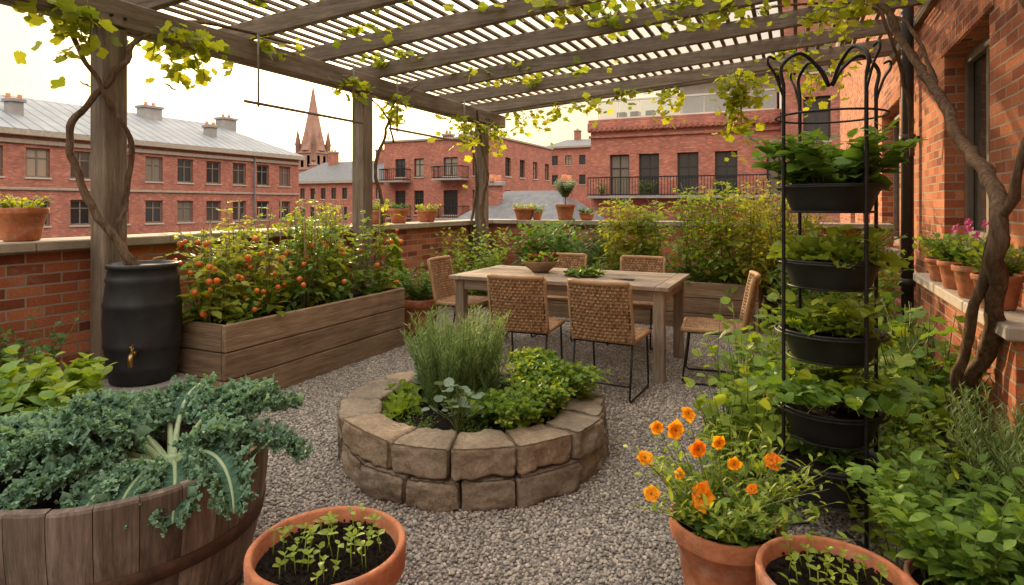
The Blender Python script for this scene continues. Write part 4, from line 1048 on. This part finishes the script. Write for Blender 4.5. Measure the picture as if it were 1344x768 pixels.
for k in range(5): a=k*1.26+.4;rosette(lf,(cx+.1*math.cos(a),cy+.1*math.sin(a),.875),10,.14,['wavy','wavy2'],random.choice([L_lime,L_green]),.1,1.3,c0=.4,c1=1)
plant(mb,lf,(cx,cy,.87),18,.22,.26,'broad',.10,L_lime,k=6,r0=.12,droop=.2)
plant(mb,lf,(cx,cy,.54),34,.34,.32,'broad',.10,L_green,k=8,r0=.14,droop=.75,pair=True,c0=.4)
plant(mb,lf,(cx+.02,cy,.55),18,.2,.2,'broad',.09,L_lime,k=6,r0=.12,pair=True)
for k in range(3): rosette(lf,(cx+.09*math.cos(k*2.1+.6),cy+.09*math.sin(k*2.1+.6),.30),9,.09,['wavy'],L_green,.1,1.1)
lf.flush();mb.obj()
mb=MB('climbing_bean_plants');lf=LF(mb)
for i in range(10): plant(mb,lf,(U(-.30,.10),U(3.6,4.25),0),9,U(.7,.92),.22,'broad',.12,random.choice([L_lime,L_green,L_lime]),k=11,r0=.1,pair=False,tmin=.05,sr=.004,c0=.4,hv=.45)
for i in range(6): plant(mb,lf,(U(-.30,-.06),U(3.2,3.6),0),8,U(.5,.72),.2,'broad',.11,L_lime,k=10,r0=.1,pair=False,tmin=.05,sr=.004,c0=.45)
lf.flush();mb.obj()
mb=MB('squash_plants');lf=LF(mb)
for i in range(9):
    plant(mb,lf,(U(.35,.85),U(4.2,6.2),0),9,U(.5,.85),.3,'lobed',.17,random.choice([L_green,L_green,L_lime]),k=6,r0=.12,sr=.006,up=.1,c0=.35)
lf.flush();mb.obj()
mb=MB('herb_border_plants');lf=LF(mb)
for i in range(11): plant(mb,lf,(U(.35,.7),U(2.9,4.2),0),8,U(.35,.58),.2,'oval',.09,random.choice([L_green,L_lime]),k=9,r0=.1,c0=.35)
lf.flush();mb.obj()
for (y,r,h,kind) in((5.55,.12,.17,0),(5.08,.125,.19,1),(4.62,.13,.2,1),(4.2,.12,.19,0)):
    mb=MB('potted_geranium');pot(mb,(1.01,y,.875),r,h,28,.7);lf=LF(mb);b=(1.0,y,.875+h-.03)
    plant(mb,lf,b,34,.22,.18,'round',.055,L_lime if kind==0 else L_green,k=6,r0=.06)
    if kind:
        for i in range(4):
            q=(1.0+G(0,.06),y+G(0,.10),b[2]+U(.2,.32));tube(mb,[b,q],.0018,L_stem,4)
            for k in range(5): flower(lf,(q[0]+G(0,.012),q[1]+G(0,.012),q[2]+G(0,.012)),(-.6+G(0,.3),-.6+G(0,.3),.5),.015,F_pink,F_pink,5)
    lf.flush();mb.obj()

# ------------------------------------------------------------------ table
mb=MB('wooden_dining_table');x0,x1,y0,y1,zt=-2.95,-.92,4.92,6.0,.79
n=7;w_=(y1-y0)/n
for i in range(n): boxr(mb,x0+.11,x1-.11,y0+i*w_+.002,y0+(i+1)*w_-.002,zt-.035,zt+U(-.0015,.0015),M_tX,.005)
boxr(mb,x0,x0+.108,y0,y1,zt-.035,zt+.001,M_tY,.004,.7);boxr(mb,x1-.108,x1,y0,y1,zt-.035,zt+.001,M_tY,.004,.6)
for x in(x0+.09,x1-.09):
    for y in(y0+.09,y1-.09): boxr(mb,x-.045,x+.045,y-.045,y+.045,.005,zt-.036,M_tZ,.006)
for y in(y0+.07,y1-.07): boxr(mb,x0+.136,x1-.136,y-.014,y+.014,zt-.13,zt-.037,M_tX)
for x in(x0+.07,x1-.07): boxr(mb,x-.014,x+.014,y0+.136,y1-.136,zt-.13,zt-.037,M_tY)
mb.obj()
mb=MB('salad_bowl');c=(-2.28,5.55,zt+.002)
lathe(mb,[(.001,0),(.08,0),(.085,.01),(.14,.05),(.185,.105),(.188,.112),(.178,.112),(.13,.055),(.07,.02),(.001,.016)],c,M_bX,44,.7)
lf=LF(mb)
for i in range(110):
    a=U(0,6.28);r=.14*math.sqrt(R());leafat(lf,random.choice(['wavy','wavy2','lobed']),random.choice([L_lime,L_green,L_red]),(c[0]+r*math.cos(a),c[1]+r*math.sin(a),c[2]+.08+U(0,.045)),U(0,6.28),U(0,1.2),U(.05,.1),R(),.5)
lf.flush();mb.obj()
mb=MB('plate_of_greens');c=(-1.78,5.40,zt+.002);lathe(mb,[(.001,0),(.09,0),(.15,.016),(.15,.02),(.08,.008),(.001,.006)],c,M_bX,36,.3);lf=LF(mb)
for i in range(130):
    a=U(0,6.28);r=.14*math.sqrt(R());leafat(lf,random.choice(['wavy','oval','lobed']),random.choice([L_lime,L_green,L_dark]),(c[0]+r*math.cos(a),c[1]+r*math.sin(a),c[2]+.015+U(0,.045)*(1-r/.16)),U(0,6.28),U(-.1,.7),U(.05,.085),R(),.5)
lf.flush();mb.obj()
mb=MB('garden_shears');c=np.array([-1.38,5.25,zt+.008])
for s in(-1,1):
    tube(mb,[c+[-.1,-.004*s,0],c+[0,0,0],c+[.05,.012*s,0]],[.002,.006,.006],M_iron,6)
    tube(mb,[c+[.075+.028*math.cos(q*.7),.02*s+.018*math.sin(q*.7),0] for q in range(9)],.004,M_iron,6,closed=True)
mb.obj()

# ------------------------------------------------------------------ chairs
def weave(mb,Pf,nu,nv,thick,both=True):
    for side in((1,-1) if both else (1,)):
        V=[];F=[];C=[]
        for i in range(nu):
            for j in range(nv):
                k=len(V);hor=(i+j)%2==0;cc=R()
                for a in range(3):
                    for b in range(3):
                        u=(i+a/2)/nu;v=(j+b/2)/nv;p,nn=Pf(u,v)
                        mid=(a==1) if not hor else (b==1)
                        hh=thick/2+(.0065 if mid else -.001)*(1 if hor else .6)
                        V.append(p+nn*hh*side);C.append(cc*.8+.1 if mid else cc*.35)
                for a in range(2):
                    for b in range(2): q=k+a*3+b;F.append((q,q+3,q+4,q+1) if side>0 else (q,q+1,q+4,q+3))
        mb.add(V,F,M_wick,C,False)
mb=MB('wicker_chair')
def backP(u,v):
    x=(u-.5)*.47;z=.44+.43*v;y=-.215-.085*v-.045*(1-(2*u-1)**2);nn=np.array([(2*u-1)*.35,-1,-.2 ]);nn/=np.linalg.norm(nn)
    return np.array([x,y,z]),nn
def seatP(u,v):
    return np.array([(u-.5)*.46,-.22+.45*v,.445-.012*math.sin(pi*v)*math.sin(pi*u)]),np.array([0,0,1.])
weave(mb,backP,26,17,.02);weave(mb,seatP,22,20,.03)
def roll(pts,r): tube(mb,pts,r,M_wick,8,.6,.2)
roll([backP(i/12,1)[0] for i in range(13)],.019)
for u in(0,1): roll([backP(u,i/8)[0] for i in range(9)],.016)
roll([(-.23,.23,.44),(.23,.23,.44)],.022);roll([(-.23,-.22,.44),(-.23,.23,.44)],.02);roll([(.23,-.22,.44),(.23,.23,.44)],.02);roll([(-.23,-.22,.44),(.23,-.22,.44)],.018)
for s in(-1,1):
    x=s*.225
    tube(mb,smoothpts([(x,-.28,.72),(x,-.235,.5),(x,-.20,.42)],3),.008,M_iron,8)
    tube(mb,[(x,.19,.425),(x,.215,.2),(x,.235,.03),(x,.215,.010),(x,-.24,.010),(x,-.265,.03),(x,-.235,.2),(x,-.20,.425)],.0085,M_iron,8)
    tube(mb,[(x,-.2,.42),(x,.19,.42)],.008,M_iron,8)
tube(mb,[(-.225,.19,.415),(.225,.19,.415)],.008,M_iron,8);tube(mb,[(-.225,-.2,.415),(.225,-.2,.415)],.008,M_iron,8)
tube(mb,[(-.225,-.25,.12),(.225,-.25,.12)],.006,M_iron,8)
cm=mb.mesh()
for (x,y,rz) in((-2.03,4.68,4),(-1.30,4.62,-3),(-2.38,6.3,182),(-1.52,6.28,177),(-3.13,5.55,-86),(-.62,5.28,96)):
    o=bpy.data.objects.new('wicker_chair',cm);sc.collection.objects.link(o);o.location=(x,y,.008);o.rotation_euler=(0,0,math.radians(rz))
print('OBJS',len(bpy.data.objects))
